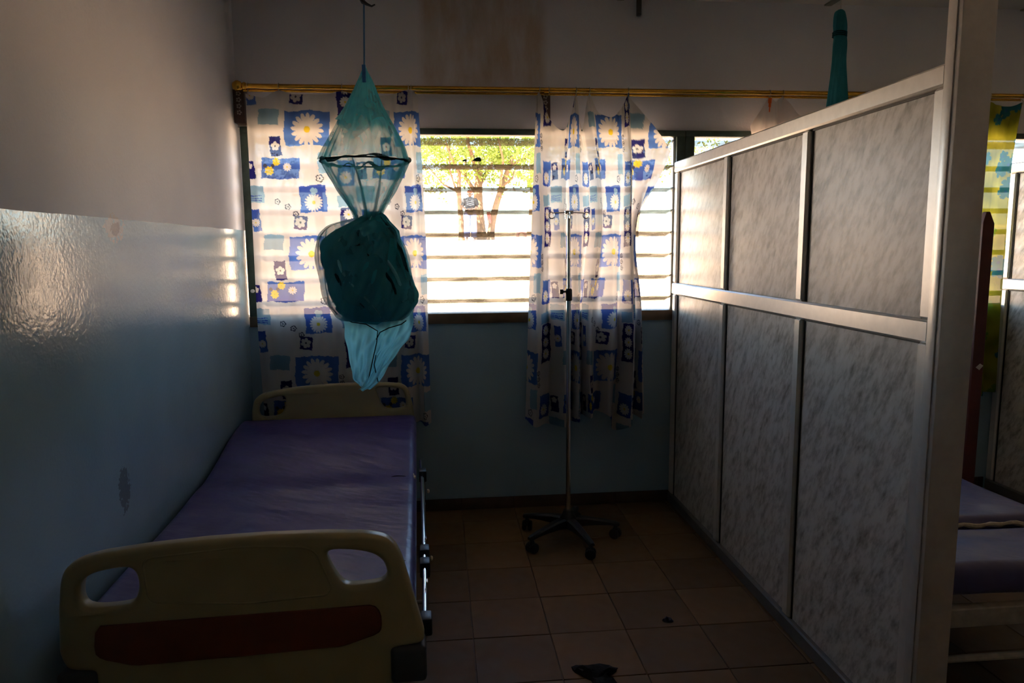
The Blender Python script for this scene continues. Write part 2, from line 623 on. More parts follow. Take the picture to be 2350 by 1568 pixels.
# ------------------------------------------------------------------ louvre windows
def window(idx, x0, x1, nb):
    wn = thing('window_%d' % idx, (x0, D, SILL), None, None, kind='structure')
    yf0, yf1 = D-.012, D+.055
    box_obj('head_rail', (x0, x1, yf0, yf1, 2.150, 2.182), 'window_green', wn, .002)
    box_obj('sill_rail', (x0, x1, yf0-.01, D+.10, 1.105, 1.163), 'sill_brown', wn, .003)
    jw = .05
    box_obj('jamb', (x0, x0+jw, yf0, yf1, 1.163, 2.150), 'window_green', wn, .002)
    box_obj('jamb', (x1-jw, x1, yf0, yf1, 1.163, 2.150), 'window_green', wn, .002)
    step = (x1-x0)/nb
    for k in range(1, nb):
        xm = x0+k*step
        box_obj('mullion', (xm-.022, xm+.022, yf0+.004, yf1, 1.163, 2.150), 'window_green', wn, .002)
    bl_cache = None
    for k in range(nb):
        a = x0+k*step+(jw if k == 0 else .022)
        b_ = x0+(k+1)*step-(jw if k == nb-1 else .022)
        for side, xx in ((0, a), (1, b_-.012)):
            box_obj('side_channel', (xx, xx+.012, D+.016, D+.046, 1.165, 2.148), 'aluminium', wn, .001)
        for j in range(8):
            zc = 2.121 if j == 0 else 1.9835-(j-1)*.1262
            tilt = math.radians(7 if j == 0 else 10)-math.atan((zc-1.53)/4.14)*(j > 0)
            bm = bm_new()
            add_box(bm, a+.013, b_-.013, -.072, .072, -.003, .003)
            bmesh.ops.rotate(bm, verts=bm.verts, cent=(0, 0, 0), matrix=Matrix.Rotation(-tilt, 3, 'X'))
            bmesh.ops.translate(bm, verts=bm.verts, vec=(0, D+.066, zc))
            obj('louvre_blade', bm, 'louvre_glass', wn, smooth=False)
    return wn
w1 = window(1, XL+.010, 1.405, 3)
window(2, 1.407, 3.86, 3)
window(3, 3.862, 6.2, 3)
bm = bm_new()
add_lathe(bm, [(.004, 0), (.010, .002), (.010, .016), (.004, .02)], (XL+.035, D-.030, 1.305), 10, 'Y')
obj('latch_knob', bm, 'white_plastic', w1)

# ------------------------------------------------------------------ partitions
def partition(loc_x, y_far, y_near, label, has_post=True, n=3):
    X0 = loc_x
    t = thing('partition_screen', (X0+.035, y_near, 0), label, 'partition', 'aluminium partitions between the beds')
    Wd = .07
    yn = y_near
    def bar(name, y0, y1, z0, z1, dx=0, mat='aluminium', bev=.006):
        return box_obj(name, (X0-dx, X0+Wd+dx, y0, y1, z0, z1), mat, t, bev, 1)
    bar('top_rail', yn, y_far, 1.948, 2.006, .004)
    bar('middle_rail', yn, y_far, 1.257, 1.322, .004)
    bar('bottom_rail', yn, y_far, .0, .062, .002, 'kick_dark')
    stiles = [(y_far-.055, y_far-.001)]
    step = (y_far-yn)/n
    for k in range(1, n):
        yc = y_far-k*step
        stiles.append((yc-.026, yc+.026))
    stiles.append((yn+.001, yn+.05))
    for (a, b_) in stiles:
        for (z0, z1) in ((.062, 1.257), (1.322, 1.948)):
            bar('stile', a, b_, z0, z1, 0, 'aluminium', .008)
    for k in range(n):
        a, b_ = stiles[k+1][1], stiles[k][0]
        for (z0, z1) in ((.062, 1.257), (1.322, 1.948)):
            p = box_obj('panel', (X0+.018, X0+Wd-.018, a-.004, b_+.004, z0-.004, z1+.004), 'laminate', t, 0)
            bm = bm_new()
            add_box(bm, X0+.0135, X0+.0185, a, a+.007, z0, z1)
            add_box(bm, X0+.0135, X0+.0185, b_-.007, b_, z0, z1)
            add_box(bm, X0+.0135, X0+.0185, a+.007, b_-.007, z1-.007, z1)
            obj('shade_strip', bm, 'shade_strip', p, smooth=False)  # dark strips stand in for shade along the panel edges
    if has_post:
        box_obj('post', (X0-.008, X0+.088, yn-.056, yn, 0, ZC), 'aluminium', t, .003)
        box_obj('post_cover', (X0-.012, X0-.008, yn-.040, yn-.012, 0, ZC), 'aluminium', t, .0015)
    return t
partition(1.344, 4.062, 1.846, 'marbled grey partition with aluminium frame running back from the tall post to the window wall')
partition(3.40, 4.062, 1.846, 'marbled partition at the far right edge, just past the yellow curtain')

# ------------------------------------------------------------------ curtain rod
rod = thing('curtain_rod', (.6, 3.978, 2.375), 'long brass curtain rod with a round finial above the windows', 'curtain rod')
tube_obj('tube', [(-1.0, 3.978, 2.373), (3.38, 3.978, 2.378)], .0125, 'brass', rod, 16)
tube_obj('tube', [(-1.0, 3.998, 2.355), (3.38, 3.998, 2.360)], .0075, 'brass', rod, 12)
bm = bm_new()
add_lathe(bm, [(.006, -.038), (.018, -.034), (.027, -.018), (.028, -.008), (.022, .006), (.014, .012), (.019, .018), (.019, .028), (.013, .034)], (-1.012, 3.978, 2.373), 20, 'X')
obj('finial', bm, 'brass', rod)
def rod_bracket(x, z0, z1, w=.052, lean=0):
    bm = bm_new()
    add_box(bm, x-w/2, x+w/2, D-.075, D-.001, z0, z1, .004, 2)
    b_ = obj('bracket', bm, 'bracket_wood', rod)
    bm = bm_new()
    for k in range(4):
        zc = z1-.045-k*.032
        for a in range(5):
            t = a*2*PI/5
            add_box(bm, x+.009*math.cos(t)-.004, x+.009*math.cos(t)+.004, D-.077, D-.0748, zc+.009*math.sin(t)-.004, zc+.009*math.sin(t)+.004)
    obj('flower_print', bm, 'bracket_print', b_, smooth=False)
    box_obj('saddle', (x-.012, x+.012, 3.96, D-.001, 2.352, 2.362), 'brass', rod, .002)
rod_bracket(-1.028, 2.19, 2.385, .055)
rod_bracket(.592, 2.225, 2.39, .055)
rod_bracket(2.45, 2.225, 2.39, .055)

# ------------------------------------------------------------------ curtain prints
def daisy(s, t, cx, cy, R, n=14, ph=0.3):
    dx, dy = s-cx, t-cy
    r = np.hypot(dx, dy)
    a = np.arctan2(dy, dx)
    k = np.abs(np.cos((a+ph)*n/2))
    return r < R*(.58+.42*np.sqrt(k)), r < R*.2
def rect(s, t, x0, x1, y0, y1, wob=1.6):
    q = wob*np.sin(t*.09+x0)+wob*.35*np.sin(t*.37+y0)
    p = wob*np.sin(s*.08+y1)+wob*.35*np.sin(s*.33+x1)
    return (s > x0+q) & (s < x1+q) & (t > y0+p) & (t < y1+p)
CW = np.array((.60, .57, .54)); CB = np.array((.028, .06, .30)); CN = np.array((.014, .012, .12))
CL = np.array((.23, .37, .47)); CY = np.array((.62, .46, .03)); CM = np.array((.06, .14, .42)); CK = np.array((.05, .05, .07))
TXP, TYP = 240., 268.
def daisy_print(S, T):
    """blue squares with daisies; S, T in pattern units (about 2.43 mm)"""
    C = np.empty(S.shape+(3,))
    C[:] = CW
    row = np.floor(T/TYP)
    s0 = np.mod(S, TXP)
    t0 = np.mod(T, TYP)
    for dx in (-TXP, 0, TXP):
        for dy in (-TYP, 0, TYP):
            s, t = s0+dx, t0+dy
            if s.max() < -40 or s.min() > 300 or t.max() < -60 or t.min() > 320:
                continue
            def paint(mask, c):
                C[mask] = c
            def sq(x0, x1, y0, y1, c, c2=None):
                mk = rect(s, t, x0, x1, y0, y1)
                if c2 is None:
                    C[mk] = c
                else:
                    f = np.clip((t[mk]-y0)/(y1-y0), 0, 1)[:, None]
                    C[mk] = c*(1-f)+c2*f
            def dz(cx, cy, R, n=14, c=CW, yc=CY):
                a, b_ = daisy(s, t, cx, cy, R, n)
                C[a] = c
                if yc is not None:
                    C[b_] = yc
            # coordinates: x from the left edge, y from the top of the repeat
            sq(78, 174, 47, 120, CM, CM*1.25); dz(126, 86, 35, 16)
            sq(45, 70, 100, 142, CN); dz(57, 122, 10, 5, CW, CK)
            sq(25, 106, 147, 191, CM, CB); dz(58, 155, 9, 8, CY, CY*.8); dz(42, 174, 10, 8, CY, CY*.8); dz(81, 166, 9, 10)
            for q in ((33, 163), (50, 163)):
                paint(np.hypot(s-q[0], t-q[1]) < 4, CK)
            sq(-9, 11, 153, 191, CN); dz(0, 164, 7, 5, CW, None)
            sq(-13, 28, 207, 243, CL*.8, CL)
            for k in range(3):
                mk = rect(s, t, -10, 24, 226+k*5, 228+k*5, 1)
                C[mk] = CB
            sq(105, 163, 205, 263, CB, CM); dz(135, 242, 20, 18)
            a, _b = daisy(s, t, 136, 218, 9, 3)
            C[a] = CL
            sq(90, 119, 270, 300, CN); dz(104, 285, 12, 6, CW*.8, CK)
            sq(23, 67, 44, 77, CL*.95, CL*.75)
            sq(148, 176, 135, 180, CL*1.1, CL)
            sq(192, 228, -15, 75, CN); dz(210, 0, 12, 12); dz(210, 28, 12, 12); dz(211, 55, 13, 12)
            sq(0, 18, 255, 303, CB, CM); dz(8, 285, 9, 12)
            sq(188, 226, 150, 205, CM, CB); dz(206, 188, 14, 12)
            sq(186, 222, 225, 250, CL, CL*.8)
            for q in ((57, 240, 6), (79, 251, 6), (95, 267, 6), (180, 96, 5), (181, 110, 5), (182, 124, 5), (150, 190, 8)):
                dx_, dy_ = s-q[0], t-q[1]
                r = np.hypot(dx_, dy_)
                a = np.arctan2(dy_, dx_)
                rr = q[2]*(.7+.3*np.abs(np.cos(2.5*a)))
                C[(np.abs(r-rr) < 1.1) | (r < 1.7)] = CK
    return C
def yellow_print(S, T):
    C = np.empty(S.shape+(3,))
    C[:] = np.array((.25, .25, .02))
    C += (.10*np.sin(S*.05+np.sin(T*.03)*2)*np.cos(T*.045))[..., None]*np.array((1, .9, .1))
    r2 = np.random.default_rng(5)
    for _ in range(150):
        cx, cy, R = r2.uniform(0, 420), r2.uniform(0, 820), r2.uniform(13, 22)
        a, b_ = daisy(S, T, cx, cy, R, 6, r2.uniform(0, 3))
        C[a] = np.array((.02, .13, .15)) if r2.random() < .7 else np.array((.14, .22, .02))
        C[b_] = np.array((.02, .10, .2))
    return np.clip(C, .01, 1)
def carrot_print(S, T):
    C = np.empty(S.shape+(3,))
    C[:] = np.array((.62, .54, .50))
    for cx in range(20, 700, 190):
        for cy in range(0, 900, 90):
            x, y = cx+(cy % 180)*.2, cy+7
            mk = (T > y) & (T < y+34) & (np.abs(S-x) < 9.5*(1-(T-y)/36))
            C[mk] = np.array((.75, .13, .01))
            mk = (T > y-14) & (T <= y) & (np.abs(S-x-(T-y)*.4) < 3)
            C[mk] = np.array((.25, .42, .08))
    return C

def curtain(name, cols, yoff, y0, label, printer, s0=0, res=.0034, hooks=(), levels=None, flutter=.006, t0z=2.36, group=None, cat='curtain'):
    """cols: per column the (x, z) of each level from top to hem; yoff: fold depth per column at top / middle / hem"""
    cols = np.array(cols, float)          # (nc, nl, 2)
    nc, nl, _ = cols.shape
    zc = cols[:, :, 1]
    mid = cols[:, nl//2, 0]
    yo = np.array(yoff, float)
    ym = yo[:, 1]
    du = np.hypot(np.diff(mid), np.diff(ym))
    U = np.concatenate([[0], np.cumsum(du)])
    nu = int(U[-1]/res)
    uq = np.linspace(0, U[-1], nu)
    L_ = [cr(U, cols[:, k], uq) for k in range(nl)]   # each (nu, 2)
    Yt = cr(U, yo, uq)                                # (nu, 3)
    z_top = L_[0][:, 1]
    z_bot = L_[-1][:, 1]
    H_ = float(np.max(z_top-z_bot))
    nv = int(H_/res)
    V = np.linspace(0, 1, nv)
    P = np.zeros((nv, nu, 3))
    # z varies linearly from the top edge to the hem in each column; x follows the level curves
    Z = z_top[None]*(1-V[:, None])+z_bot[None]*V[:, None]
    for j in range(nu):
        lz = np.array([L_[k][j, 1] for k in range(nl)])
        lx = np.array([L_[k][j, 0] for k in range(nl)])
        o = np.argsort(-lz)
        lz2, lx2 = -lz[o], lx[o]
        keep = np.concatenate([[True], np.diff(lz2) > .02])
        P[:, j, 0] = cr(lz2[keep], lx2[keep], -Z[:, j])[:, 0]
        f = np.clip((z_top[j]-Z[:, j])/(z_top[j]-z_bot[j]), 0, 1)
        P[:, j, 1] = y0 + np.interp(f, [0, .5, 1], Yt[j])
    P[:, :, 2] = Z
    uu = uq[None]+0*Z
    P[:, :, 1] += flutter*np.sin(uu*38+Z*2.1)*np.sin(Z*3+uu*5)+.4*flutter*np.sin(uu*95+Z*5)
    P[:, :, 2] += 0
    S = (uu)/.00243+s0
    T = (t0z-Z)/.00243+2
    Cc = printer(S, T)
    th = thing(name, (float(mid.mean()), y0, float(z_bot.min())), label, cat, group)
    grid_mesh('cloth', P, 'curtain_print', th, Cc)
    for (hx, hz) in hooks:
        pts = [(hx, 3.978+.017*math.cos(a), 2.374+.017*math.sin(a)) for a in np.linspace(-.5*PI, 1.2*PI, 12)]
        pts = [(hx, y0, hz-.012), (hx, y0-.003, hz+.004)] + pts
        bm = bm_new()
        add_tube(bm, pts, .0016, 5)
        obj('hook', bm, 'wire', th)
    return th
# left curtain, hanging nearly flat
xs = [-.983, -.90, -.815, -.75, -.66, -.57, -.491, -.42, -.33, -.24, -.19, -.139, -.118, -.098]
tz = [2.333, 2.318, 2.350, 2.337, 2.334, 2.338, 2.352, 2.336, 2.330, 2.338, 2.35, 2.364, 2.352, 2.332]
mx = [-.988, -.905, -.82, -.755, -.665, -.575, -.495, -.425, -.335, -.235, -.182, -.128, -.098, -.070]
bx_ = [-.980, -.90, -.815, -.75, -.66, -.57, -.49, -.42, -.33, -.24, -.175, -.125, -.095, -.064]
bz = [.60, .598, .60, .595, .60, .595, .59, .585, .58, .572, .555, .56, .545, .556]
yo = [(0, .01, .02), (.008, .004, -.004), (0, -.006, .0), (.006, .006, .01), (0, 0, -.01), (.006, -.004, .0), (0, .006, .012), (.008, 0, -.01),
      (0, -.008, 0), (.006, .012, .02), (-.01, -.03, -.03), (.0, .015, .02), (-.02, -.03, -.035), (0, .01, 0)]
cols = [[(xs[i], tz[i]), (mx[i]*.6+xs[i]*.4, 1.93), (mx[i], 1.46), (mx[i], 1.13), (bx_[i], bz[i])] for i in range(len(xs))]
curtain('daisy_curtain', cols, yo, 3.972, 'wide white curtain with blue daisy squares, hanging nearly flat beside the left wall', daisy_print, s0=0,
        hooks=[(-.972, 2.335), (-.815, 2.348), (-.491, 2.350), (-.145, 2.362), (-.132, 2.362)], group='daisy print curtains')
# right curtain, gathered, one corner pulled to the frame
c2 = [[(.536, 2.331), (.523, 1.928), (.515, 1.693), (.493, 1.163), (.473, .551)],
      [(.555, 2.356), (.554, 1.928), (.558, 1.693), (.537, 1.162), (.518, .527)],
      [(.612, 2.225), (.612, 1.928), (.612, 1.693), (.611, 1.161), (.601, .517)],
      [(.684, 2.161), (.68, 1.928), (.675, 1.692), (.688, 1.16), (.689, .521)],
      [(.729, 2.249), (.714, 1.928), (.714, 1.692), (.731, 1.159), (.733, .53)],
      [(.756, 2.352), (.748, 1.928), (.753, 1.692), (.76, 1.159), (.763, .55)],
      [(.793, 2.162), (.825, 1.929), (.832, 1.692), (.80, 1.158), (.804, .564)],
      [(.83, 2.353), (.877, 1.929), (.879, 1.692), (.83, 1.157), (.839, .573)],
      [(.884, 2.259), (.911, 1.929), (.921, 1.691), (.896, 1.156), (.89, .589)],
      [(.945, 2.237), (.96, 1.929), (.963, 1.691), (.956, 1.155), (.941, .575)],
      [(1.005, 2.279), (1.022, 1.929), (1.02, 1.691), (1.016, 1.154), (.991, .468)],
      [(1.045, 2.356), (1.059, 1.929), (1.052, 1.691), (1.072, 1.153), (1.065, .525)],
      [(1.08, 2.315), (1.093, 1.929), (1.079, 1.691), (1.10, 1.153), (1.096, .565)],
      [(1.145, 2.247), (1.134, 1.93), (1.089, 1.691), (1.11, 1.152), (1.114, .560)],
      [(1.21, 2.176), (1.175, 1.93), (1.099, 1.691), (1.123, 1.152), (1.132, .556)],
      [(1.26, 2.120), (1.213, 1.93), (1.106, 1.691), (1.134, 1.152), (1.15, .56)],
      [(1.306, 2.06), (1.252, 1.93), (1.114, 1.691), (1.146, 1.152), (1.168, .568)]]
yo2 = [(0, .02, .02), (-.005, -.03, -.04), (.01, .03, .03), (.0, -.03, -.04), (.01, .04, .03), (0, -.035, -.05), (.03, .045, .04), (-.005, -.06, -.05),
       (.01, .0, .02), (.012, -.025, -.03), (.01, .03, .04), (-.005, -.05, -.06), (.01, .03, .03), (.014, .01, .01), (.02, -.03, -.04), (.032, .0, .0), (.05, .02, .01)]
yo2 = [(a, b_*1.8, c*1.6) for a, b_, c in yo2]
curtain('daisy_curtain', c2, yo2, 3.972, 'gathered daisy print curtain with scalloped top behind the drip stand, its corner pulled aside', daisy_print, s0=130,
        hooks=[(.555, 2.354), (.606, 2.36), (.756, 2.350), (.83, 2.351), (1.045, 2.354)], flutter=.004, group='daisy print curtains')
# pale curtain half hidden behind the partition
c3 = [[(1.740, 2.193), (1.768, 2.06), (1.78, 1.7), (1.79, 1.2), (1.79, .62)],
      [(1.800, 2.285), (1.80, 2.06), (1.81, 1.7), (1.82, 1.2), (1.82, .60)],
      [(1.850, 2.352), (1.85, 2.06), (1.85, 1.7), (1.85, 1.2), (1.85, .61)],
      [(1.888, 2.33), (1.885, 2.06), (1.88, 1.7), (1.88, 1.2), (1.88, .60)],
      [(1.928, 2.352), (1.925, 2.06), (1.92, 1.7), (1.92, 1.2), (1.92, .61)],
      [(2.029, 2.262), (2.01, 2.06), (2.0, 1.7), (2.0, 1.2), (2.0, .60)],
      [(2.145, 2.249), (2.12, 2.06), (2.1, 1.7), (2.1, 1.2), (2.1, .61)],
      [(2.256, 2.352), (2.22, 2.06), (2.2, 1.7), (2.2, 1.2), (2.2, .60)]]
yo3 = [(0, .02, .02), (-.01, -.03, -.03), (0, .03, .03), (.012, -.03, -.03), (0, .03, .03), (.01, -.03, -.03), (.01, .03, .03), (0, -.02, -.02)]
curtain('carrot_curtain', c3, yo3, 3.972, 'pale curtain with an orange carrot print peeking over the partition', carrot_print, s0=-34,
        hooks=[(1.85, 2.351), (1.928, 2.351), (2.256, 2.350)], res=.006)
# yellow curtain in the next bay
c4 = [[(2.80, 2.335), (2.80, 2.0), (2.84, 1.7), (2.90, 1.2), (2.94, .62)],
      [(2.90, 2.30), (2.89, 2.0), (2.91, 1.7), (2.95, 1.2), (2.99, .61)],
      [(3.00, 2.345), (2.98, 2.0), (2.98, 1.7), (3.0, 1.2), (3.04, .63)],
      [(3.10, 2.335), (3.07, 2.0), (3.06, 1.7), (3.07, 1.2), (3.11, .62)],
      [(3.17, 2.342), (3.14, 2.0), (3.12, 1.7), (3.14, 1.2), (3.18, .63)],
      [(3.235, 2.325), (3.20, 2.0), (3.18, 1.7), (3.20, 1.2), (3.235, .62)],
      [(3.31, 2.320), (3.27, 2.0), (3.25, 1.7), (3.26, 1.2), (3.285, .63)],
      [(3.375, 2.342), (3.33, 2.0), (3.32, 1.7), (3.32, 1.2), (3.335, .64)]]
yo4 = [(0, .02, .02), (-.01, -.03, -.03), (0, .03, .03), (.012, -.03, -.03), (0, .03, .03), (.01, -.035, -.03), (.01, .03, .03), (0, -.03, -.02)]
curtain('yellow_curtain', c4, yo4, 3.972, 'yellow-green curtain with teal flowers hanging to the right of the tall post', yellow_print, s0=0,
        hooks=[(2.80, 2.334), (3.00, 2.344), (3.17, 2.341), (3.375, 2.341)], res=.005, t0z=2.5)

# ------------------------------------------------------------------ mosquito net over the bed
NX, NY = -.285, 3.0
net = thing('mosquito_net', (NX, NY, .95), 'turquoise mosquito net knotted into a bundle, hanging from a cord over the bed', 'mosquito net')
tube_obj('cord', [(-.262, NY, ZC), (-.268, NY, 2.60), (-.274, NY, 2.49), (-.281, NY, 2.24)], .0035, 'cord_blue', net, 8)
bm = bm_new()
add_tube(bm, [(-.29, NY, 2.505), (-.278, NY-.008, 2.488), (-.262, NY-.01, 2.478), (-.245, NY, 2.474), (-.232, NY+.004, 2.482)], [.006, .009, .006, .004, .003], 8)
obj('knot', bm, 'cord_dark', net)
bm = bm_new()
add_box(bm, -.287, -.272, NY-.038, NY-.034, 2.178, 2.245, .001)
obj('hanging_tape', bm, 'tape_blue', net)
def spun(rows, nth, pleat, seed=0, ny=60, yr=1.0, twist=0.0):
    """rows: (z, cx, r); pleat(theta, v) multiplies the radius"""
    R = np.array(rows, float)
    zq = np.linspace(0, 1, ny)
    tt = np.linspace(0, 1, len(R))
    q = cr(tt, R, zq)
    th = np.linspace(0, 2*PI, nth, endpoint=False)
    P = np.zeros((ny, nth, 3))
    for i in range(ny):
        m_ = pleat(th+twist*zq[i], zq[i])
        r = np.maximum(q[i, 2], .0015)*m_
        P[i, :, 0] = q[i, 1]+r*np.cos(th)
        P[i, :, 1] = NY+r*yr*np.sin(th)
        P[i, :, 2] = q[i, 0]
    return P
ph = rng.uniform(0, 2*PI, 12)
def pl_can(th, v):
    a = .02+.05*v
    return 1+a*(np.sin(17*th+ph[0])*.5+np.sin(29*th+ph[1]+2*v)*.35+np.sin(9*th+ph[2])*.6)*np.minimum(1, v*3)-.02
rows = [(2.255, -.281, .004), (2.23, -.280, .012), (2.184, -.279, .034), (2.101, -.284, .071), (2.05, -.284, .097), (1.999, -.284, .124), (1.95, -.286, .149), (1.923, -.288, .162), (1.883, -.291, .176)]
P = spun(rows, 260, pl_can, ny=70)
grid_mesh('canopy', P, 'net_sheer', net, closed_u=True)
def pl_cap(th, v):
    return .94*pl_can(th+.02, v)
P = spun([(2.25, -.281, .004), (2.225, -.280, .012), (2.184, -.279, .034), (2.101, -.284, .071), (2.05, -.284, .097), (2.01, -.284, .118)], 200, pl_cap, ny=40)
P[:, :, 2] -= np.linspace(0, 1, 40)[:, None]**3*.03*np.sin(np.linspace(0, 2*PI, 200, endpoint=False)*3+1)[None]
grid_mesh('canopy_lining', P, 'net_wisp', net, closed_u=True)
def pl_low(th, v):
    g = np.sin(7*th+ph[3])*.5+np.sin(13*th+ph[4])*.5+np.sin(23*th+ph[5])*.4
    return 1+(.03+.20*v)*g*.55
rows = [(1.877, -.291, .176), (1.829, -.291, .151), (1.795, -.290, .131), (1.76, -.290, .112), (1.725, -.289, .088), (1.69, -.287, .066), (1.66, -.284, .048), (1.635, -.282, .040)]
P = spun(rows, 260, pl_low, ny=60)
grid_mesh('skirt', P, 'net_sheer', net, closed_u=True)
# hoop and its crumpled sleeve
bm = bm_new()
add_tube(bm, [(NX-.006+.176*math.cos(a), NY+.176*math.sin(a), 1.877) for a in np.linspace(0, 2*PI, 48, endpoint=False)], .0035, 8, closed=True)
hoop = obj('hoop', bm, 'net_dark', net)
bm = bm_new()
pts, rr = [], []
for k in range(140):
    a = 2*PI*k/140
    w_ = .005*math.sin(4*a+1)+.004*math.sin(9*a+.3)+.010*max(0, math.sin(a-.2))*math.sin(13*a)
    pts.append((NX-.006+(.172+.004*math.sin(13*a))*math.cos(a), NY+(.172+.004*math.sin(13*a))*math.sin(a), 1.879+w_))
    rr.append(.0025+.0065*max(0, math.sin(5*a+.8))**2+.003*max(0, math.sin(11*a)))
add_tube(bm, pts, rr, 8, closed=True)
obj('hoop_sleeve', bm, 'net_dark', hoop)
# heavy gathers down the skirt
for k, a0 in enumerate((-.4, -1.1, -1.75, -2.5, .5, 1.9, 2.9)):
    bm = bm_new()
    pts, rr = [], []
    for v in np.linspace(0, 1, 12):
        z = 1.872-v*.235
        r = np.interp(v, [0, .4, .8, 1], [.172, .118, .062, .04])
        aa = a0+.25*v*math.sin(k)
        pts.append((NX-.005+r*math.cos(aa), NY+r*math.sin(aa), z))
        rr.append(.0025+.006*v)
    add_tube(bm, pts, rr, 6)
    obj('gather', bm, 'net_wisp', net)
# the knotted bundle
def pl_bun(th, v):
    env = np.sin(PI*min(1, max(0, v)))**.5
    rid = 1-np.abs(np.sin(2.5*th+7*v+ph[7]+.6*np.sin(3*th-4*v)))          # sharp creases
    rid2 = 1-np.abs(np.sin(5.5*th-8*v+ph[8]+.7*np.sin(2*th+9*v)))
    rid3 = 1-np.abs(np.sin(11*th+15*v+ph[9]))
    return 1+env*(.05*np.sin(3*th+4*v+ph[6])+.085*(rid-.36)+.06*(rid2-.36)+.03*(rid3-.36)+.008*np.sin(41*th+30*v))
rows = [(1.680, -.262, .030), (1.66, -.262, .050), (1.635, -.280, .082), (1.60, -.300, .122), (1.55, -.310, .152), (1.50, -.306, .163), (1.444, -.298, .166),
        (1.372, -.284, .170), (1.31, -.274, .165), (1.268, -.268, .140), (1.238, -.258, .095), (1.222, -.25, .045), (1.217, -.25, .008)]
P = spun(rows, 300, pl_bun, ny=150, yr=.82, twist=2.2)
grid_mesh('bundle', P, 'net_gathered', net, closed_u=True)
def pl_w(th, v):
    return 1+.05*np.sin(4*th+5*v+ph[10])+.04*np.sin(9*th-7*v+ph[11])+.025*np.sin(21*th+9*v)
rows = [(1.655, -.285, .05), (1.628, -.318, .118), (1.60, -.325, .150), (1.56, -.322, .168), (1.50, -.314, .176), (1.43, -.302, .176), (1.37, -.292, .183), (1.31, -.285, .180), (1.265, -.275, .160), (1.24, -.268, .13)]
P = spun(rows, 240, pl_w, ny=80, yr=.85, twist=1.2)
grid_mesh('loose_layer', P, 'net_wisp', net, closed_u=True)
for k in range(9):      # twisted folds wrapped round the bundle
    bm = bm_new()
    pts, rr = [], []
    a0 = -2.9+k*.34
    for v in np.linspace(0, 1, 22):
        z = 1.66-v*(.36+.05*math.sin(k*2.1))
        r = np.interp(z, [1.24, 1.30, 1.40, 1.52, 1.60, 1.66], [.125, .163, .171, .162, .122, .048])
        a = a0+1.1*v+.12*math.sin(7*v+k)
        cx = np.interp(z, [1.24, 1.45, 1.55, 1.66], [-.265, -.297, -.308, -.265])
        pts.append((cx+r*math.cos(a), NY+.82*r*math.sin(a), z))
        rr.append(.002+.006*math.sin(PI*v))
    add_tube(bm, pts, rr, 7)
    obj('fold', bm, ('net_dark', 'net_hem', 'net_gathered')[k % 3], net)  # dark and pale net colours paint shaded and lit folds
# hem hanging below the bundle: two overlapping flaps of thin cloth
def flap(rows, ypos, bow, seed):
    R = np.array(rows, float)             # z, xl, xr
    ny_, nx_ = 90, 70
    q = cr(np.linspace(0, 1, len(R)), R, np.linspace(0, 1, ny_))
    s = np.linspace(0, 1, nx_)
    P = np.zeros((ny_, nx_, 3))
    r2 = np.random.default_rng(seed)
    p2 = r2.uniform(0, 6, 6)
    for i in range(ny_):
        v = i/(ny_-1)
        P[i, :, 0] = q[i, 1]+(q[i, 2]-q[i, 1])*s+.002*np.sin(30*v+p2[0]+s*4)
        P[i, :, 1] = ypos-bow*np.sin(PI*s)*(1-.5*v)+.012*np.sin(9*s+5*v+p2[1])*(1-.3*v)+.007*np.sin(17*s-11*v+p2[2])+.004*np.sin(31*s+23*v+p2[3])
        P[i, :, 2] = q[i, 0]+.003*np.sin(14*s+p2[4])
    return P
P = flap([(1.285, -.405, -.235), (1.25, -.405, -.23), (1.19, -.400, -.235), (1.13, -.393, -.255), (1.06, -.378, -.275), (1.0, -.372, -.29), (.972, -.360, -.30), (.962, -.345, -.31)], NY+.015, .06, 3)
tail = grid_mesh('hem_flap', P, 'net_hem', net)
P = flap([(1.30, -.27, -.112), (1.25, -.262, -.112), (1.20, -.262, -.118), (1.16, -.262, -.135), (1.12, -.268, -.168), (1.07, -.285, -.205), (1.02, -.30, -.235), (.975, -.322, -.268), (.953, -.345, -.298)], NY-.03, .05, 9)
grid_mesh('hem_flap', P, 'net_hem', net)
for pts in ([(-.405, NY-.0, 1.25), (-.36, NY-.05, 1.235), (-.30, NY-.075, 1.228), (-.255, NY-.08, 1.20), (-.262, NY-.06, 1.15), (-.275, NY-.055, 1.10), (-.29, NY-.05, 1.04), (-.305, NY-.03, .985)],
            [(-.115, NY-.03, 1.255), (-.16, NY-.075, 1.225), (-.21, NY-.085, 1.212), (-.245, NY-.085, 1.195), (-.262, NY-.07, 1.165)],
            [(-.266, NY-.065, 1.10), (-.275, NY-.06, 1.06), (-.268, NY-.06, 1.02), (-.262, NY-.05, .985)]):
    bm = bm_new()
    add_tube(bm, pts, .0022, 6)
    obj('crease_line', bm, 'net_dark', net)  # dark tubes drawn along the creases of the flaps

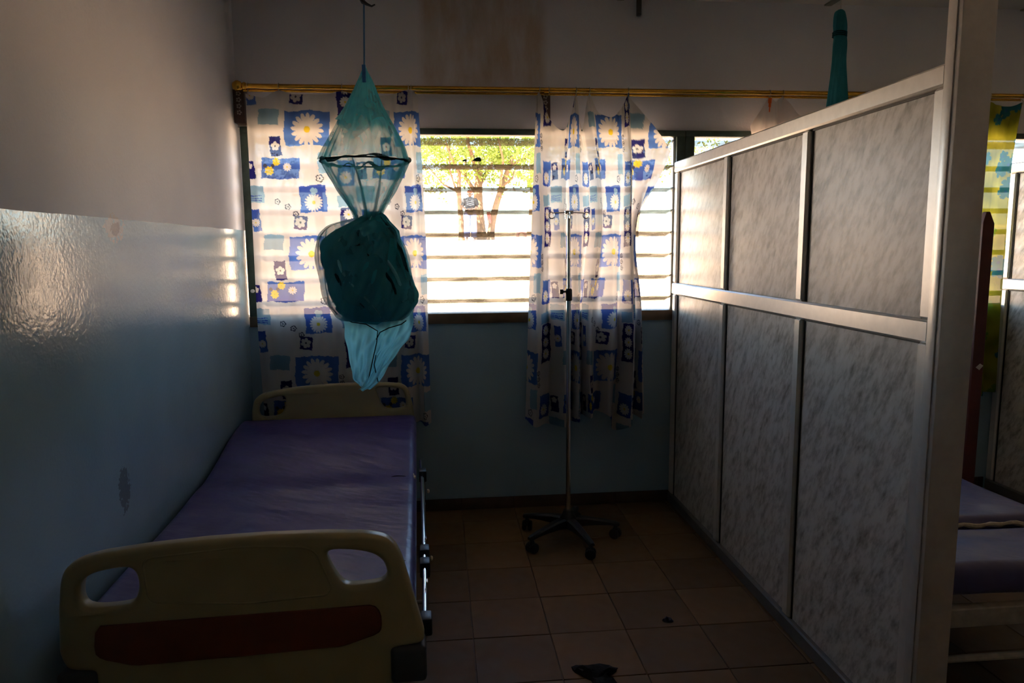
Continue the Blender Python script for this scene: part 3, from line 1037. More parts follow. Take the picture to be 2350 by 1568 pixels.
# second net, folded up, beyond the partition
net2 = thing('folded_mosquito_net', (1.87, 3.3, 1.1), 'narrow folded turquoise net hanging above the partition', 'mosquito net')
tube_obj('thread', [(1.862, 3.3, ZC), (1.861, 3.3, 2.60)], .0015, 'wire', net2, 6)
_N = (NX, NY)
NY = 3.3
def pl2(th, v):
    return 1+(.10+.10*v)*(np.sin(5*th+2*v)+.6*np.sin(11*th+1))*.5
P = spun([(2.605, 1.860, .010), (2.59, 1.859, .024), (2.54, 1.862, .030), (2.49, 1.864, .028), (2.45, 1.864, .031), (2.38, 1.864, .031), (2.30, 1.866, .037), (2.22, 1.869, .045), (2.0, 1.872, .065), (1.6, 1.875, .10), (1.15, 1.88, .12)], 90, pl2, ny=110, yr=.8, twist=1.5)
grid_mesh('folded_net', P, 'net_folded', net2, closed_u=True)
bm = bm_new()
for k, z in enumerate((2.505, 2.497, 2.489)):
    add_tube(bm, [(1.862+.031*math.cos(a), 3.3+.027*math.sin(a), z+.002*math.sin(2*a)) for a in np.linspace(0, 2*PI, 20, endpoint=False)], .003, 6, closed=True)
obj('tie', bm, 'net_dark', net2)
NX, NY = _N

# ------------------------------------------------------------------ the near bed (own coordinates: foot board at y = 0)
BR = math.radians(1.7)
bed = thing('hospital_bed', (-.522, 1.87, 0), 'hospital bed with moulded cream boards and purple mattress along the left wall', 'bed', rz=BR)
foot_out = [(-.392, .32), (-.40, .44), (-.462, .455), (-.476, .50), (-.468, .62), (-.458, .695), (-.445, .727), (-.415, .748), (-.36, .762), (-.25, .774), (-.10, .783), (.05, .786), (.20, .783),
            (.315, .775), (.362, .763), (.385, .742), (.402, .708), (.428, .61), (.452, .515), (.462, .468), (.45, .452), (.385, .445), (.375, .32)]
holeL = [(-.412, .672), (-.405, .695), (-.375, .713), (-.30, .724), (-.274, .712), (-.268, .67), (-.281, .629), (-.305, .618), (-.39, .616), (-.412, .634)]
holeR = [(.205, .728), (.225, .738), (.31, .727), (.352, .704), (.366, .662), (.355, .640), (.335, .634), (.262, .630), (.240, .644), (.215, .690)]
def densify(p, m_=.03):
    q = []
    for i in range(len(p)):
        a, b_ = Vector(p[i]), Vector(p[(i+1) % len(p)])
        k = max(1, int((b_-a).length/m_))
        for j in range(k):
            v = a.lerp(b_, j/k)
            q.append((v.x, v.y))
    return q
bm = plate_bm([chaikin(densify(foot_out), 2), chaikin(holeL, 2), chaikin(holeR, 2)], .024, .014, 0)
fb = obj('foot_board', bm, 'bed_plastic', bed, angle=60)
inset = [(-.378, .572), (-.388, .50), (-.37, .48), (-.29, .456), (.0, .460), (.241, .466), (.336, .494), (.346, .512), (.344, .556), (.325, .578), (0, .575)]
bm = plate_bm([chaikin(densify(inset, .04), 1)], .006, .002, -.023)
obj('inset_panel', bm, 'bed_inset', fb, label='dark red inset panel')
# raised rim round the recess of the board
bm = bm_new()
rim = chaikin(densify([(-.245, .625), (-.255, .745), (0, .762), (.175, .75), (.225, .615), (.0, .605)], .06), 2)
add_tube(bm, [(x, -.0225, z) for x, z in rim], .0035, 6, closed=True)
obj('rim', bm, 'bed_plastic', fb)
for sx in (-.43, .418):
    bm = bm_new()
    add_box(bm, sx-.052, sx+.046, -.035, .05, .345, .452, .014, 3)
    obj('corner_bumper', bm, 'bumper', bed)
head_out = [(-.40, .36), (-.42, .50), (-.422, .66), (-.415, .715), (-.400, .752), (-.365, .778), (-.30, .792), (-.18, .808), (-.02, .818), (.14, .821), (.29, .817), (.36, .809), (.388, .792),
            (.403, .765), (.42, .69), (.428, .62), (.42, .50), (.40, .36)]
hhL = [(-.384, .672), (-.380, .718), (-.352, .745), (-.262, .766), (-.243, .755), (-.243, .725), (-.258, .677), (-.285, .656), (-.37, .652)]
hhR = [(.222, .782), (.243, .795), (.352, .786), (.376, .764), (.386, .70), (.374, .676), (.283, .671), (.255, .695)]
bm = plate_bm([chaikin(densify(head_out), 2), chaikin(hhL, 2), chaikin(hhR, 2)], .022, .013, 1.97)
obj('head_board', bm, 'bed_plastic', bed, angle=60)
# mattress: flat from the foot, rising towards the head
nx_, ny_ = 60, 150
def mattress_bm(x0, x1, y0, y1, zt, th, rr=.03, dents=True):
    bm = bm_new()
    U = np.concatenate([np.array([0, .004, .012, .022]), np.linspace(.034, (x1-x0)-.034, nx_), (x1-x0)-np.array([.022, .012, .004, 0])])
    Vv = np.concatenate([np.array([0, .004, .012, .022]), np.linspace(.034, (y1-y0)-.034, ny_), (y1-y0)-np.array([.022, .012, .004, 0])])
    def drop(d):
        return 0 if d > rr else rr-math.sqrt(max(0, rr*rr-(rr-d)**2))
    top, bot = [], []
    for v in Vv:
        rt, rb = [], []
        for u in U:
            x, y = x0+u, y0+v
            z = zt(x, y)
            dd = drop(min(u, x1-x0-u))+drop(min(v, y1-y0-v))
            rt.append(bm.verts.new((x, y, z-min(dd, rr*1.4))))
            rb.append(bm.verts.new((x, y, z-th+min(dd, rr*1.2))))
        top.append(rt)
        bot.append(rb)
    n1, n2 = len(Vv), len(U)
    for i in range(n1-1):
        for j in range(n2-1):
            bm.faces.new((top[i][j], top[i][j+1], top[i+1][j+1], top[i+1][j]))
            bm.faces.new((bot[i][j], bot[i+1][j], bot[i+1][j+1], bot[i][j+1]))
    for i in range(n1-1):
        for j in (0, n2-1):
            bm.faces.new((top[i][j], top[i+1][j], bot[i+1][j], bot[i][j]))
    for j in range(n2-1):
        for i in (0, n1-1):
            bm.faces.new((top[i][j], bot[i][j], bot[i][j+1], top[i][j+1]))
    return bm
def zt1(x, y):
    z = .552
    t = min(1, max(0, (y-1.12)/.75))
    z += .095*(t*t*(3-2*t))
    z += .006*math.exp(-((y-1.08)/.10)**2)
    z -= .016*math.exp(-((x-.0)/.30)**2)*math.exp(-((y-.75)/.35)**2)
    z += .004*math.sin(11*x+4*y)*math.exp(-((y-.62)/.22)**2)
    return z
bm = mattress_bm(-.468, .437, .045, 1.935, zt1, .11)
mat1 = obj('mattress', bm, 'vinyl_purple', bed, angle=80, label='purple vinyl mattress')
bm = bm_new()
for k in range(7):
    a = k/7*2*PI
    add_box(bm, .405+.016*math.cos(a)-.014, .405+.016*math.cos(a)+.014, 1.16+.03*math.sin(a)-.014, 1.16+.03*math.sin(a)+.014, .53, zt1(.41, 1.16)-.006+.002*math.sin(3*a), .003)
obj('foam_patch', bm, 'foam', mat1)
for (xa, xb, yy) in ((.33, .405, 1.145), (.345, .415, .305)):
    bm = bm_new()
    add_tube(bm, [(xa+(xb-xa)*t, yy+.006*math.sin(5*t), zt1(xa, yy)-drop_ if False else zt1(xa+(xb-xa)*t, yy)-.0005-(.006*max(0, t-.8)*5 if t > .8 else 0)) for t in np.linspace(0, 1, 8)], [.0015, .003, .0035, .0035, .003, .003, .0025, .0015], 6)
    obj('split', bm, 'dark_gap', mat1)
# frame
bm = bm_new()
add_box(bm, -.43, -.39, .03, 1.95, .385, .435, .004)
add_box(bm, .385, .425, .03, 1.95, .385, .435, .004)
for y in (.05, .55, 1.05, 1.5, 1.90):
    add_box(bm, -.39, .385, y-.02, y+.02, .392, .43, .003)
obj('frame', bm, 'bed_steel', bed)
for sx in (-.39, .385):
    for sy in (.16, 1.80):
        bm = bm_new()
        add_box(bm, sx-.022, sx+.022, sy-.022, sy+.022, .12, .386, .004)
        lg = obj('leg', bm, 'bed_steel', bed)
        bm = bm_new()
        add_lathe(bm, [(.015, -.016), (.055, -.016), (.06, -.010), (.06, .010), (.055, .016), (.015, .016)], (sx, sy, .06), 18, 'X')
        obj('caster', bm, 'rubber', lg)
        bm = bm_new()
        add_box(bm, sx-.024, sx-.018, sy-.018, sy+.018, .05, .125)
        add_box(bm, sx+.018, sx+.024, sy-.018, sy+.018, .05, .125)
        add_box(bm, sx-.024, sx+.024, sy-.018, sy+.018, .112, .125)
        obj('caster_fork', bm, 'bed_steel', lg, smooth=False)
# folding side rail on the aisle side
rail = tube_obj('side_rail', [(.462, .10, .468), (.464, .30, .475), (.464, .75, .49), (.462, 1.25, .51), (.458, 1.44, .53)], .0085, 'chrome', bed, 12)
tube_obj('side_rail', [(.462, .12, .395), (.464, .75, .41), (.46, 1.36, .425)], .0085, 'chrome', bed, 12)
for (y, z) in ((.085, .462), (.42, .478), (.52, .481), (1.30, .515)):
    bm = bm_new()
    add_box(bm, .448, .482, y-.028, y+.028, z-.035, z+.018, .006, 2)
    obj('clamp', bm, 'black_plastic', rail)
for y in (.26, .60, .95, 1.30):
    bm = bm_new()
    add_box(bm, .466, .474, y-.012, y+.012, .385, .50, .002)
    obj('rail_strut', bm, 'chrome', bed)
for y in (.47, 1.16):
    bm = bm_new()
    add_lathe(bm, [(.003, 0), (.008, .001), (.009, .006), (.006, .010), (.002, .011)], (.482, y, .478), 10, 'X')
    obj('rail_bolt', bm, 'foam', rail)
for y, z in ((.30, .40), (1.25, .415)):
    tube_obj('rail_pivot', [(.43, y, .41), (.463, y, .41), (.463, y, z)], .006, 'bed_steel', bed, 8)

# ------------------------------------------------------------------ second bed in the next bay
bed2 = thing('ward_bed', (1.87, 2.05, 0), 'old bed with torn blue vinyl mattress beyond the tall post', 'bed')
nx_, ny_ = 40, 80
def ztA(x, y):
    return .500+.006*math.sin(6*x+2*y)+.010*math.exp(-((y-2.28)/.06)**2)*(-1)
bm = mattress_bm(1.445, 2.30, 2.03, 2.362, ztA, .11, .035)
obj('mattress', bm, 'vinyl_blue', bed2, angle=80, label='front section of torn blue vinyl mattress')
def ztB(x, y):
    t = min(1, max(0, (y-2.38)/.3))
    return .512+.02*(1-t)*math.exp(-((x-1.75)/.25)**2)+.004*math.sin(9*x+8*y)
bm = mattress_bm(1.445, 2.29, 2.385, 3.93, ztB, .115, .03)
m2 = obj('mattress', bm, 'vinyl_blue', bed2, angle=80, label='rear section of torn blue vinyl mattress')
bm = bm_new()
pts = []
for x in np.linspace(1.46, 2.28, 40):
    pts.append((x, 2.377+.004*math.sin(40*x), .490+.004*math.sin(63*x)))
add_tube(bm, pts, [.006+.004*abs(math.sin(29*k)) for k in range(40)], 6)
obj('torn_foam_edge', bm, 'foam', m2)
bm = bm_new()
add_box(bm, 1.445, 1.485, 2.02, 3.95, .30, .365, .004)
add_box(bm, 2.26, 2.30, 2.02, 3.95, .30, .365, .004)
add_box(bm, 1.485, 2.26, 2.02, 2.06, .30, .365, .004)
add_box(bm, 1.485, 2.26, 3.91, 3.95, .30, .365, .004)
for k in range(7):
    add_box(bm, 1.485, 2.26, 2.3+k*.24, 2.34+k*.24, .35, .385, .002)
obj('frame', bm, 'old_paint_rail', bed2)
for x in (1.465, 2.28):
    for y in (2.04, 3.93):
        box_obj('leg', (x-.018, x+.018, y-.018, y+.018, 0, .30), 'old_paint_rail', bed2, .004)
tube_obj('foot_stretcher', [(1.465, 2.04, .182), (2.28, 2.04, .182)], .012, 'old_paint_rail', bed2)

# wooden upright beside the second bed
pk = thing('wooden_post', (2.425, 3.0, 0), 'dark red wooden post with a chamfered tip in front of the yellow curtain', 'post')
bm = bm_new()
out = [(2.398, 0), (2.398, 1.625), (2.410, 1.672), (2.428, 1.672), (2.452, 1.62), (2.452, 0)]
fv = [bm.verts.new((x, 2.988, z)) for x, z in out]
bv = [bm.verts.new((x, 3.014, z)) for x, z in out]
bm.faces.new(fv)
bm.faces.new(bv[::-1])
for i in range(6):
    bm.faces.new((fv[i], bv[i], bv[(i+1) % 6], fv[(i+1) % 6]))
bmesh.ops.bevel(bm, geom=list(bm.edges), offset=.002, segments=1, affect='EDGES')
obj('board', bm, 'red_wood', pk)
bm = bm_new()
sv = [bm.verts.new(p) for p in ((2.414, 2.9868, .975), (2.434, 2.9868, .992), (2.450, 2.9868, .982), (2.432, 2.9868, .962))]
sv2 = [bm.verts.new(v.co+Vector((0, .0014, 0))) for v in sv]
bm.faces.new(sv)
bm.faces.new(sv2[::-1])
for i in range(4):
    bm.faces.new((sv[i], sv2[i], sv2[(i+1) % 4], sv[(i+1) % 4]))
obj('paper_sticker', bm, 'sticker', pk, smooth=False, label='torn white paper sticker')

# ------------------------------------------------------------------ drip stand
IX, IY = .645, 3.57
iv = thing('drip_stand', (IX, IY, 0), 'chrome drip stand on a black five-wheeled base in front of the window', 'drip stand')
bm = bm_new()
add_lathe(bm, [(.03, .075), (.042, .08), (.045, .10), (.043, .125), (.03, .145), (.024, .165), (.014, .168)], (IX, IY, 0), 20)
obj('hub', bm, 'black_plastic', iv)
for k in range(5):
    a = math.radians(-2+72*k)
    ca, sa = math.cos(a), math.sin(a)
    bm = bm_new()
    prof = [(.03, .075, .128, .026), (.09, .082, .124, .023), (.16, .082, .112, .020), (.22, .078, .100, .017), (.262, .070, .090, .015), (.272, .072, .086, .012)]
    rings = []
    for (r, z0, z1, hw) in prof:
        c = Vector((IX+r*ca, IY+r*sa, 0))
        sd_ = Vector((-sa, ca, 0))
        rings.append([bm.verts.new(c+sd_*hw*q+Vector((0, 0, z))) for q, z in ((-1, z0), (-1, z1-.008), (-.6, z1), (.6, z1), (1, z1-.008), (1, z0))])
    for p, q in zip(rings, rings[1:]):
        for i in range(6):
            bm.faces.new((p[i], p[(i+1) % 6], q[(i+1) % 6], q[i]))
    bm.faces.new(rings[0][::-1])
    bm.faces.new(rings[-1])
    arm = obj('base_arm', bm, 'black_plastic', iv)
    ctr = Vector((IX+.252*ca, IY+.252*sa, .0))
    sw = a + (.9, 2.1, .4, 1.6, 2.6)[k]
    ax_ = Vector((math.cos(sw), math.sin(sw), 0))
    bm = bm_new()
    for off in (-.016, .016):
        M_ = Matrix.Translation(ctr+ax_*off+Vector((0, 0, .027))) @ Matrix.Rotation(sw, 4, 'Z')
        n0 = len(bm.verts)
        add_lathe(bm, [(.008, -.009), (.024, -.009), (.027, -.005), (.027, .005), (.024, .009), (.008, .009)], (0, 0, 0), 16, 'X')
        bm.verts.ensure_lookup_table()
        bmesh.ops.transform(bm, matrix=M_, verts=bm.verts[n0:])
    cs = obj('caster', bm, 'rubber', arm)
    bm = bm_new()
    add_lathe(bm, [(.014, .028), (.016, .05), (.011, .062), (.008, .08)], tuple(ctr), 10)
    obj('caster_hood', bm, 'black_plastic', arm)
tube_obj('lower_pole', [(IX, IY, .15), (IX, IY, 1.27)], .0125, 'chrome', iv, 16)
tube_obj('upper_pole', [(IX, IY, 1.20), (IX, IY, 1.700)], .0090, 'chrome', iv, 16)
bm = bm_new()
add_lathe(bm, [(.013, 1.262), (.0175, 1.266), (.0185, 1.29), (.0175, 1.318), (.0115, 1.324)], (IX, IY, 0), 18)
cl = obj('clamp_collar', bm, 'black_plastic', iv)
bm = bm_new()
add_lathe(bm, [(.004, -.046), (.010, -.046), (.012, -.042), (.012, -.030), (.005, -.026), (.005, -.012)], (IX, IY, 1.308), 12, 'X')
obj('clamp_knob', bm, 'black_plastic', cl)
bm = bm_new()
add_box(bm, IX-.022, IX+.022, IY-.012, IY+.012, 1.693, 1.711, .004, 2)
hb = obj('hook_bar', bm, 'chrome', iv)
for s in (-1, 1):
    bm = bm_new()
    pts = [(IX+s*.02, IY, 1.701), (IX+s*.06, IY, 1.700), (IX+s*.082, IY, 1.699)]
    for a in np.linspace(PI*.5, -PI*1.2, 16):
        pts.append((IX+s*(.086+.0155*math.cos(a)), IY-.002, 1.688+.0155*math.sin(a)))
    add_tube(bm, pts, .0028, 8)
    obj('hook', bm, 'chrome', hb)
    bm = bm_new()
    pts = [(IX-.004, IY+s*.010, 1.700), (IX-.006, IY+s*.05, 1.700)]
    for a in np.linspace(PI*.5, -PI*1.1, 14):
        pts.append((IX-.006, IY+s*(.056+.0145*math.cos(a)), 1.687+.0145*math.sin(a)))
    add_tube(bm, pts, .0028, 8)
    obj('hook', bm, 'chrome', hb)

# ------------------------------------------------------------------ odds and ends
bm = bm_new()
add_box(bm, 1.110, 1.136, D-.018, D-.0005, 2.795, ZC-.001, .003)
add_box(bm, 1.113, 1.133, D-.030, D-.016, 2.80, ZC-.001, .004, 2)
setprops(obj('wall_conduit', bm, 'conduit'), 'short dark strip on the window wall just below the ceiling', 'strip')
def crumple(name, base_pts, h, mat, label, cat, seed, z0=0, n=22):
    """a crumpled flat scrap standing a little off the floor; base_pts is its outline"""
    r2 = np.random.default_rng(seed)
    bm = bm_new()
    out = chaikin(base_pts, 1)
    cx = sum(p[0] for p in out)/len(out)
    cy = sum(p[1] for p in out)/len(out)
    rings = []
    for lv, (s, hz) in enumerate(((1, 0), (1.0, .35), (.86, .75), (.6, 1.0), (.3, .85))):
        rings.append([bm.verts.new((cx+(x-cx)*s*(1+.05*math.sin(3*i+lv)), cy+(y-cy)*s*(1+.05*math.cos(5*i+lv)), z0+h*hz*(1+.45*math.sin(i*1.7+lv*2)*(lv > 1)) if lv else z0)) for i, (x, y) in enumerate(out)])
    for p, q in zip(rings, rings[1:]):
        k = len(p)
        for i in range(k):
            bm.faces.new((p[i], p[(i+1) % k], q[(i+1) % k], q[i]))
    bm.faces.new(rings[0][::-1])
    bm.faces.new(rings[-1])
    return setprops(obj(name, bm, mat, angle=50), label, cat)
crumple('black_rag', [(.452, 2.425), (.53, 2.412), (.622, 2.398), (.60, 2.365), (.565, 2.345), (.56, 2.325), (.61, 2.285), (.575, 2.24), (.50, 2.25), (.515, 2.32), (.475, 2.365), (.452, 2.395)], .02, 'scrap_black',
        'crumpled black rag lying on the floor tiles nearest the viewer', 'rag', 3)
crumple('plastic_scrap', [(.885, 2.712), (.905, 2.714), (.928, 2.704), (.926, 2.690), (.900, 2.688), (.884, 2.698)], .012, 'scrap_blue',
        'small dark blue scrap on a floor tile near the partition', 'scrap', 4)
for (x, sx, lab) in ((.150, .5, 'tiny dark dead leaf standing on the upper louvre, the smaller of two'), (.222, 1, 'dark dead leaf standing on the upper louvre, the larger of two')):
    bm = bm_new()
    prof = [(-.028, 0), (-.012, .014), (.004, .020), (.018, .017), (.024, .002), (.020, -.004), (-.004, -.003)]
    fv = [bm.verts.new((x+px*sx, D+.042+.006*math.sin(i*1.3), 2.012+(pz+.004)*sx)) for i, (px, pz) in enumerate(prof)]
    c = bm.verts.new((x, D+.046, 2.012+.010*sx))
    c2_ = bm.verts.new((x, D+.0445, 2.012+.010*sx))
    for i in range(7):
        bm.faces.new((fv[i], fv[(i+1) % 7], c))
        bm.faces.new((fv[(i+1) % 7], fv[i], c2_))
    setprops(obj('dead_leaf', bm, 'dead_leaf'), lab, 'leaf', 'dead leaves on the louvre')

# ------------------------------------------------------------------ outside: ground, trees, a person
def gz(y):
    return -.25 if y < D+1 else -.25+min(1, (y-D-1)/19)*2.05+max(0, y-25)*.035
nxg, nyg = 40, 90
xsg = np.linspace(-80, 85, nxg)
ysg = np.concatenate([np.linspace(-40, D+.9, 20), np.linspace(D+1, 30, 40), np.linspace(32, 140, 30)])
P = np.zeros((len(ysg), nxg, 3))
for i, y in enumerate(ysg):
    P[i, :, 0] = xsg
    P[i, :, 1] = y
    P[i, :, 2] = gz(y)+.05*np.sin(xsg*.7+y*.5)*(y > D+3)-(.02 if y < D+1 else 0)
gr = grid_mesh('ground', P, 'sand')
structure(gr)

def tree(x, y, top, r0, lean, crowns, label, seed, dens=1.0):
    r2 = random.Random(seed)
    zb = gz(y)
    t = thing('tree', (x, y, zb), label, 'tree', 'trees in the yard')
    bm = bm_new()
    pts, rr = [], []
    K = 9
    for k in range(K+1):
        v = k/K
        pts.append((x+lean[0]*v**1.2+.05*math.sin(5*v+seed), y+lean[1]*v+.04*math.cos(4*v+seed), zb-.1+(top-zb+.1)*v))
        rr.append(r0*(1.25-.55*v+(.25 if k == 0 else 0)))
    add_tube(bm, pts, rr, 10)
    obj('trunk', bm, 'bark', t)
    for (cx, cy, cz, rx, ry, rz) in crowns:
        bm = bm_new()
        st = Vector(pts[r2.randint(5, 8)])
        en = Vector((cx, cy, cz))
        mid_ = (st+en)/2+Vector((r2.uniform(-.3, .3), r2.uniform(-.3, .3), -.2))
        add_tube(bm, [st, st.lerp(mid_, .6), mid_, mid_.lerp(en, .6), en], [r0*.5, r0*.42, r0*.34, r0*.22, r0*.08], 7)
        obj('branch', bm, 'bark', t)
    V, F = [], []
    rn = np.random.default_rng(seed)
    for (cx, cy, cz, rx, ry, rz) in crowns:
        nsp = int(44*rx*ry*dens)+14
        for _ in range(nsp):
            d = rn.normal(size=3)
            d /= np.linalg.norm(d)
            rad = rn.uniform(.55, 1.0)
            sp = np.array((cx, cy, cz))+d*np.array((rx, ry, rz))*rad
            ax = rn.normal(size=3)*.5+np.array((0, 0, -.55))
            ax /= np.linalg.norm(ax)
            ln = rn.uniform(.35, .8)
            for q in range(14):
                p = sp+ax*ln*(q/14)+rn.normal(size=3)*.05
                a = rn.normal(size=3)
                a /= np.linalg.norm(a)
                b2 = np.cross(a, rn.normal(size=3))
                b2 /= np.linalg.norm(b2)
                l, w2 = rn.uniform(.09, .17), rn.uniform(.025, .045)
                i0 = len(V)
                V += [p-a*l/2, p+b2*w2, p+a*l/2, p-b2*w2]
                F.append((i0, i0+1, i0+2, i0+3))
    me = bpy.data.meshes.new('foliage')
    me.from_pydata([tuple(np.array(v)-np.array((x, y, zb))) for v in V], [], F)
    me.materials.append(MAT['leaf_green'])
    o = bpy.data.objects.new('foliage', me)
    COL.objects.link(o)
    o.parent = t
    o['kind'] = 'stuff'
    return t
tree(.70, 24.2, 4.2, .085, (.05, 0), [(-.4, 24.4, 4.3, 1.6, 1.4, .9), (.4, 24.0, 5.4, 1.7, 1.5, 1.0), (.0, 22.2, 5.7, 1.7, 1.6, .9)], 'slim tree just left of the standing person', 1)  # last crown added sunward to shade the person
tree(1.42, 25.4, 4.6, .17, (.02, 0), [(1.0, 25.5, 5.0, 1.9, 1.8, 1.0), (2.2, 25.8, 5.8, 2.0, 1.8, 1.2), (.9, 23.2, 6.3, 1.9, 1.6, .9)], 'thick tree right behind the standing person', 2)  # last crown set forward, added to put the trunk in shade
tree(1.72, 24.6, 4.6, .11, (.75, .2), [(2.7, 24.8, 4.45, 1.5, 1.4, .85), (3.6, 25.2, 5.4, 1.9, 1.7, 1.1), (1.7, 22.9, 5.8, 1.4, 1.4, .8)], 'leaning tree to the right of the standing person', 3)  # last crown likewise added in front for its shade
tree(-4.2, 27, 4.8, .16, (-.3, 0), [(-4.5, 27, 5.0, 2.4, 2.2, 1.5), (-2.6, 27.4, 5.3, 2.2, 2.0, 1.3)], 'leafy tree seen furthest left through the louvres', 4, .7)
tree(7.4, 27, 5.2, .15, (.2, 0), [(6.6, 27, 5.4, 2.3, 2.1, 1.2), (8.8, 27.2, 5.6, 2.2, 2.0, 1.4)], 'leafy tree seen beside the partition end', 5, .7)
tree(4.4, 34, 6.6, .2, (.1, 0), [(4.0, 34, 7.4, 3.6, 2.4, 2.0), (.4, 34.4, 7.2, 3.2, 2.2, 1.8)], 'tallest tree at the back of the yard', 6, .45)

# person standing by the trees, facing the window, hands together at the waist
def skin_mesh(name, verts, edges, radii, mat, parent, root=0, sub=2):
    me = bpy.data.meshes.new(name)
    me.from_pydata(verts, edges, [])
    o = bpy.data.objects.new(name, me)
    COL.objects.link(o)
    o.modifiers.new('skin', 'SKIN')
    for i, r in enumerate(radii):
        sv_ = me.skin_vertices[0].data[i]
        sv_.radius = r if isinstance(r, tuple) else (r, r)
        sv_.use_root = (i == root)
    o.modifiers.new('sub', 'SUBSURF').levels = sub
    dg = bpy.context.evaluated_depsgraph_get()
    me2 = bpy.data.meshes.new_from_object(o.evaluated_get(dg))
    me2.name = name
    bpy.data.objects.remove(o)
    bpy.data.meshes.remove(me)
    me2.materials.clear()
    me2.materials.append(MAT[mat])
    me2.shade_smooth()
    o = bpy.data.objects.new(name, me2)
    COL.objects.link(o)
    o.parent = parent
    return o
PX, PY = 1.02, 23.6
pz = gz(PY)+.05
per = thing('person', (PX, PY, pz), 'person in a dark striped top and long blue trousers standing under the trees', 'person')
bv_ = [(0, 0, .86), (0, 0, 1.0), (0, .0, 1.15), (0, .0, 1.27), (0, .0, 1.35), (0, -.01, 1.40), (0, -.02, 1.46), (0, -.02, 1.53),        # 0-7 pelvis to crown
       (.09, 0, .82), (.10, -.01, .45), (.11, .01, .08), (.12, -.11, .035),
       (-.09, 0, .82), (-.10, -.01, .45), (-.11, .01, .08), (-.12, -.11, .035),
       (.17, 0, 1.28), (.24, .02, 1.05), (.10, -.17, .97),
       (-.17, 0, 1.28), (-.24, .02, 1.05), (-.10, -.17, .95)]
be_ = [(0, 1), (1, 2), (2, 3), (3, 4), (4, 5), (5, 6), (6, 7), (0, 8), (8, 9), (9, 10), (10, 11), (0, 12), (12, 13), (13, 14), (14, 15),
       (3, 16), (16, 17), (17, 18), (3, 19), (19, 20), (20, 21)]
br_ = [(.13, .10), (.12, .09), (.13, .10), (.12, .09), .05, .06, (.075, .09), (.06, .07), .075, .055, .038, .03, .075, .055, .038, .03, .055, .042, .028, .055, .042, .028]
skin_mesh('body', bv_, be_, br_, 'skin', per)
for s, (hx, hy, hz) in ((1, (.10, -.17, .97)), (-1, (-.10, -.17, .95))):
    vv, ee, rr = [(hx, hy, hz), (hx-s*.045, hy-.02, hz-.005)], [(0, 1)], [.026, .030]
    for f_, (dy, ln) in enumerate(((-.026, .060), (-.009, .070), (.009, .066), (.026, .050))):
        i0 = len(vv)
        vv += [(hx-s*.075, hy-.02, hz+dy), (hx-s*(.075+ln*.6), hy-.035, hz+dy), (hx-s*(.075+ln), hy-.02, hz+dy-.004)]
        ee += [(1, i0), (i0, i0+1), (i0+1, i0+2)]
        rr += [.010, .009, .0075]
    i0 = len(vv)
    vv += [(hx-s*.03, hy-.03, hz+.035), (hx-s*.06, hy-.045, hz+.050)]
    ee += [(0, i0), (i0, i0+1)]
    rr += [.011, .009]
    skin_mesh('hand', vv, ee, rr, 'skin', per, sub=1)
def body_shell(name, rows, mat, n=24):
    bm = bm_new()
    rings = []
    for (z, cx, cy, rx, ry) in rows:
        rings.append([bm.verts.new((cx+rx*math.cos(2*PI*k/n)*(1+.03*math.sin(5*k)), cy+ry*math.sin(2*PI*k/n), z)) for k in range(n)])
    for a, b_ in zip(rings, rings[1:]):
        for k in range(n):
            bm.faces.new((a[k], a[(k+1) % n], b_[(k+1) % n], b_[k]))
    bm.faces.new(rings[0][::-1])
    bm.faces.new(rings[-1])
    bmesh.ops.translate(bm, verts=bm.verts, vec=(PX, PY, pz))
    return obj(name, bm, mat, per)
shirt = body_shell('shirt', [(.80, 0, 0, .165, .125), (.95, 0, 0, .165, .125), (1.10, 0, 0, .172, .13), (1.24, 0, 0, .185, .125), (1.31, 0, 0, .165, .105), (1.36, 0, 0, .085, .075)], 'shirt_dark')
for s in (1, -1):
    bm = bm_new()
    add_tube(bm, [(PX+s*.145, PY, pz+1.30), (PX+s*.19, PY+.006, pz+1.25), (PX+s*.235, PY+.016, pz+1.10)], [.068, .068, .066], 14)
    obj('sleeve', bm, 'shirt_dark', shirt)
for k, z in enumerate((1.10, 1.155, 1.215)):
    bm = bm_new()
    add_tube(bm, [(PX+x, PY-.132*math.sqrt(1-(x/.19)**2)-.002, pz+z+.02*abs(x)/.12) for x in np.linspace(-.11, .12, 10)], .007 if k < 2 else .005, 6)
    obj('stripe', bm, 'shirt_light', shirt)
for s in (1, -1):
    bm = bm_new()
    add_tube(bm, [(PX+s*.075, PY, pz+.90), (PX+s*.095, PY, pz+.82), (PX+s*.105, PY-.01, pz+.45), (PX+s*.115, PY+.005, pz+.09)], [.095, .112, .105, .100], 18)
    obj('trouser_leg', bm, 'trousers_blue', per)
    bm = bm_new()
    add_box(bm, PX+s*.12-.045, PX+s*.12+.045, PY-.17, PY+.07, pz-.01, pz+.015, .006, 2)
    obj('sandal', bm, 'sandal', per)
bm = bm_new()
add_lathe(bm, [(.086, 1.49), (.090, 1.52), (.080, 1.56), (.05, 1.588), (.012, 1.595)], (PX, PY-.015, pz), 18)
cap = obj('cap', bm, 'cap_red', per)
bm = bm_new()
add_box(bm, PX-.06, PX+.06, PY-.16, PY-.08, pz+1.495, pz+1.508, .004, 2)
obj('cap_peak', bm, 'cap_red', cap)
bm = bm_new()
add_tube(bm, [(PX, PY-.085, pz+1.475), (PX, PY-.108, pz+1.45), (PX, PY-.095, pz+1.437)], [.008, .014, .010], 8)
obj('nose', bm, 'skin', per)
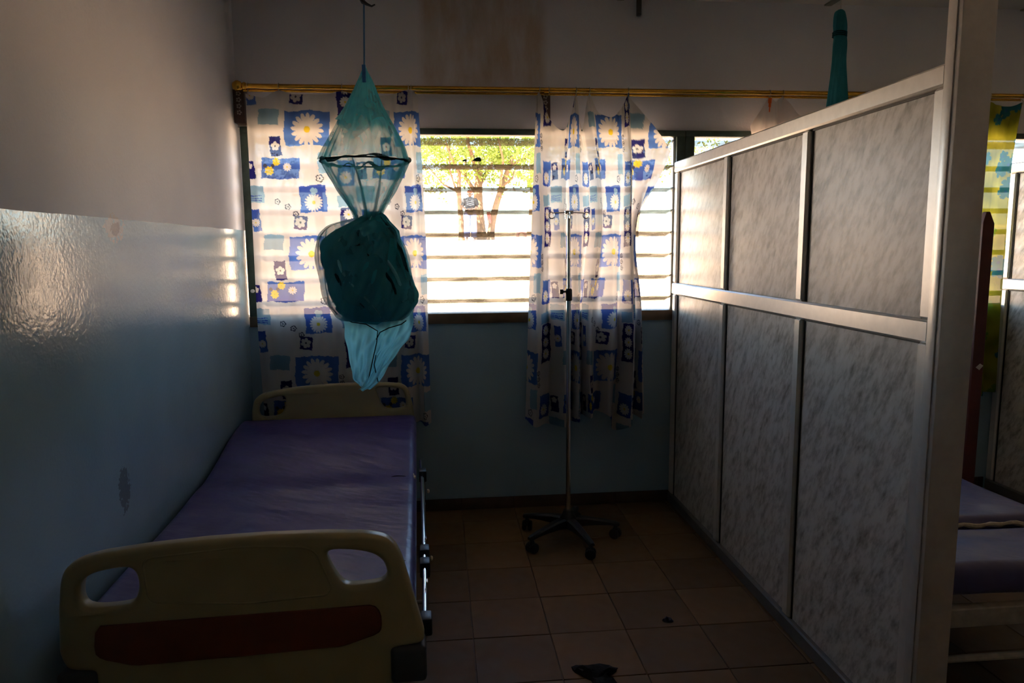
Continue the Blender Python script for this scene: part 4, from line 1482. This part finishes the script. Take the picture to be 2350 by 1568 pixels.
for s in (1, -1):
    bm = bm_new()
    bmesh.ops.create_uvsphere(bm, u_segments=10, v_segments=8, radius=.010, matrix=Matrix.Translation((PX+s*.030, PY-.090, pz+1.474)))
    obj('eye', bm, 'shirt_light', per)
    bm = bm_new()
    bmesh.ops.create_uvsphere(bm, u_segments=10, v_segments=8, radius=.022, matrix=Matrix.Translation((PX+s*.082, PY-.015, pz+1.455)))
    obj('ear', bm, 'skin', per)
bm = bm_new()
add_tube(bm, [(PX-.025, PY-.094, pz+1.412), (PX, PY-.100, pz+1.408), (PX+.025, PY-.094, pz+1.412)], [.004, .007, .004], 8)
obj('mouth', bm, 'cap_red', per)

# red cloth hung on a low stub of the leaning tree, and a worn tyre standing in the yard
bm = bm_new()
nn = 14
rowsv = []
for i in range(8):
    v = i/7
    rowsv.append([(1.60+.13*(j/nn)+.03*v, 24.28+.02*math.sin(j*1.1+v), 2.72-.36*v-.02*math.sin(j*.8)*v) for j in range(nn+1)])
fr = [[bm.verts.new(p) for p in r] for r in rowsv]
bk_ = [[bm.verts.new((p[0], p[1]+.012, p[2])) for p in r] for r in rowsv]
for A in (fr, bk_):
    for i in range(7):
        for j in range(nn):
            bm.faces.new((A[i][j], A[i][j+1], A[i+1][j+1], A[i+1][j]))
for i in range(7):
    for j in (0, nn):
        bm.faces.new((fr[i][j], fr[i+1][j], bk_[i+1][j], bk_[i][j]))
for j in range(nn):
    for i in (0, 7):
        bm.faces.new((fr[i][j], fr[i][j+1], bk_[i][j+1], bk_[i][j]))
rc = setprops(obj('red_cloth', bm, 'red_cloth'), 'small red cloth hanging at the leaning tree outside', 'cloth')
bm = bm_new()
ty, tr = 23.0, .17
tz0 = gz(ty)+.06+tr
add_tube(bm, [(2.62+tr*.72*math.cos(a), ty, tz0+tr*.72*math.sin(a)) for a in np.linspace(0, 2*PI, 28, endpoint=False)], tr*.28, 10, closed=True)
setprops(obj('old_tyre', bm, 'tyre_red'), 'faded reddish tyre standing in the bright yard', 'tyre')
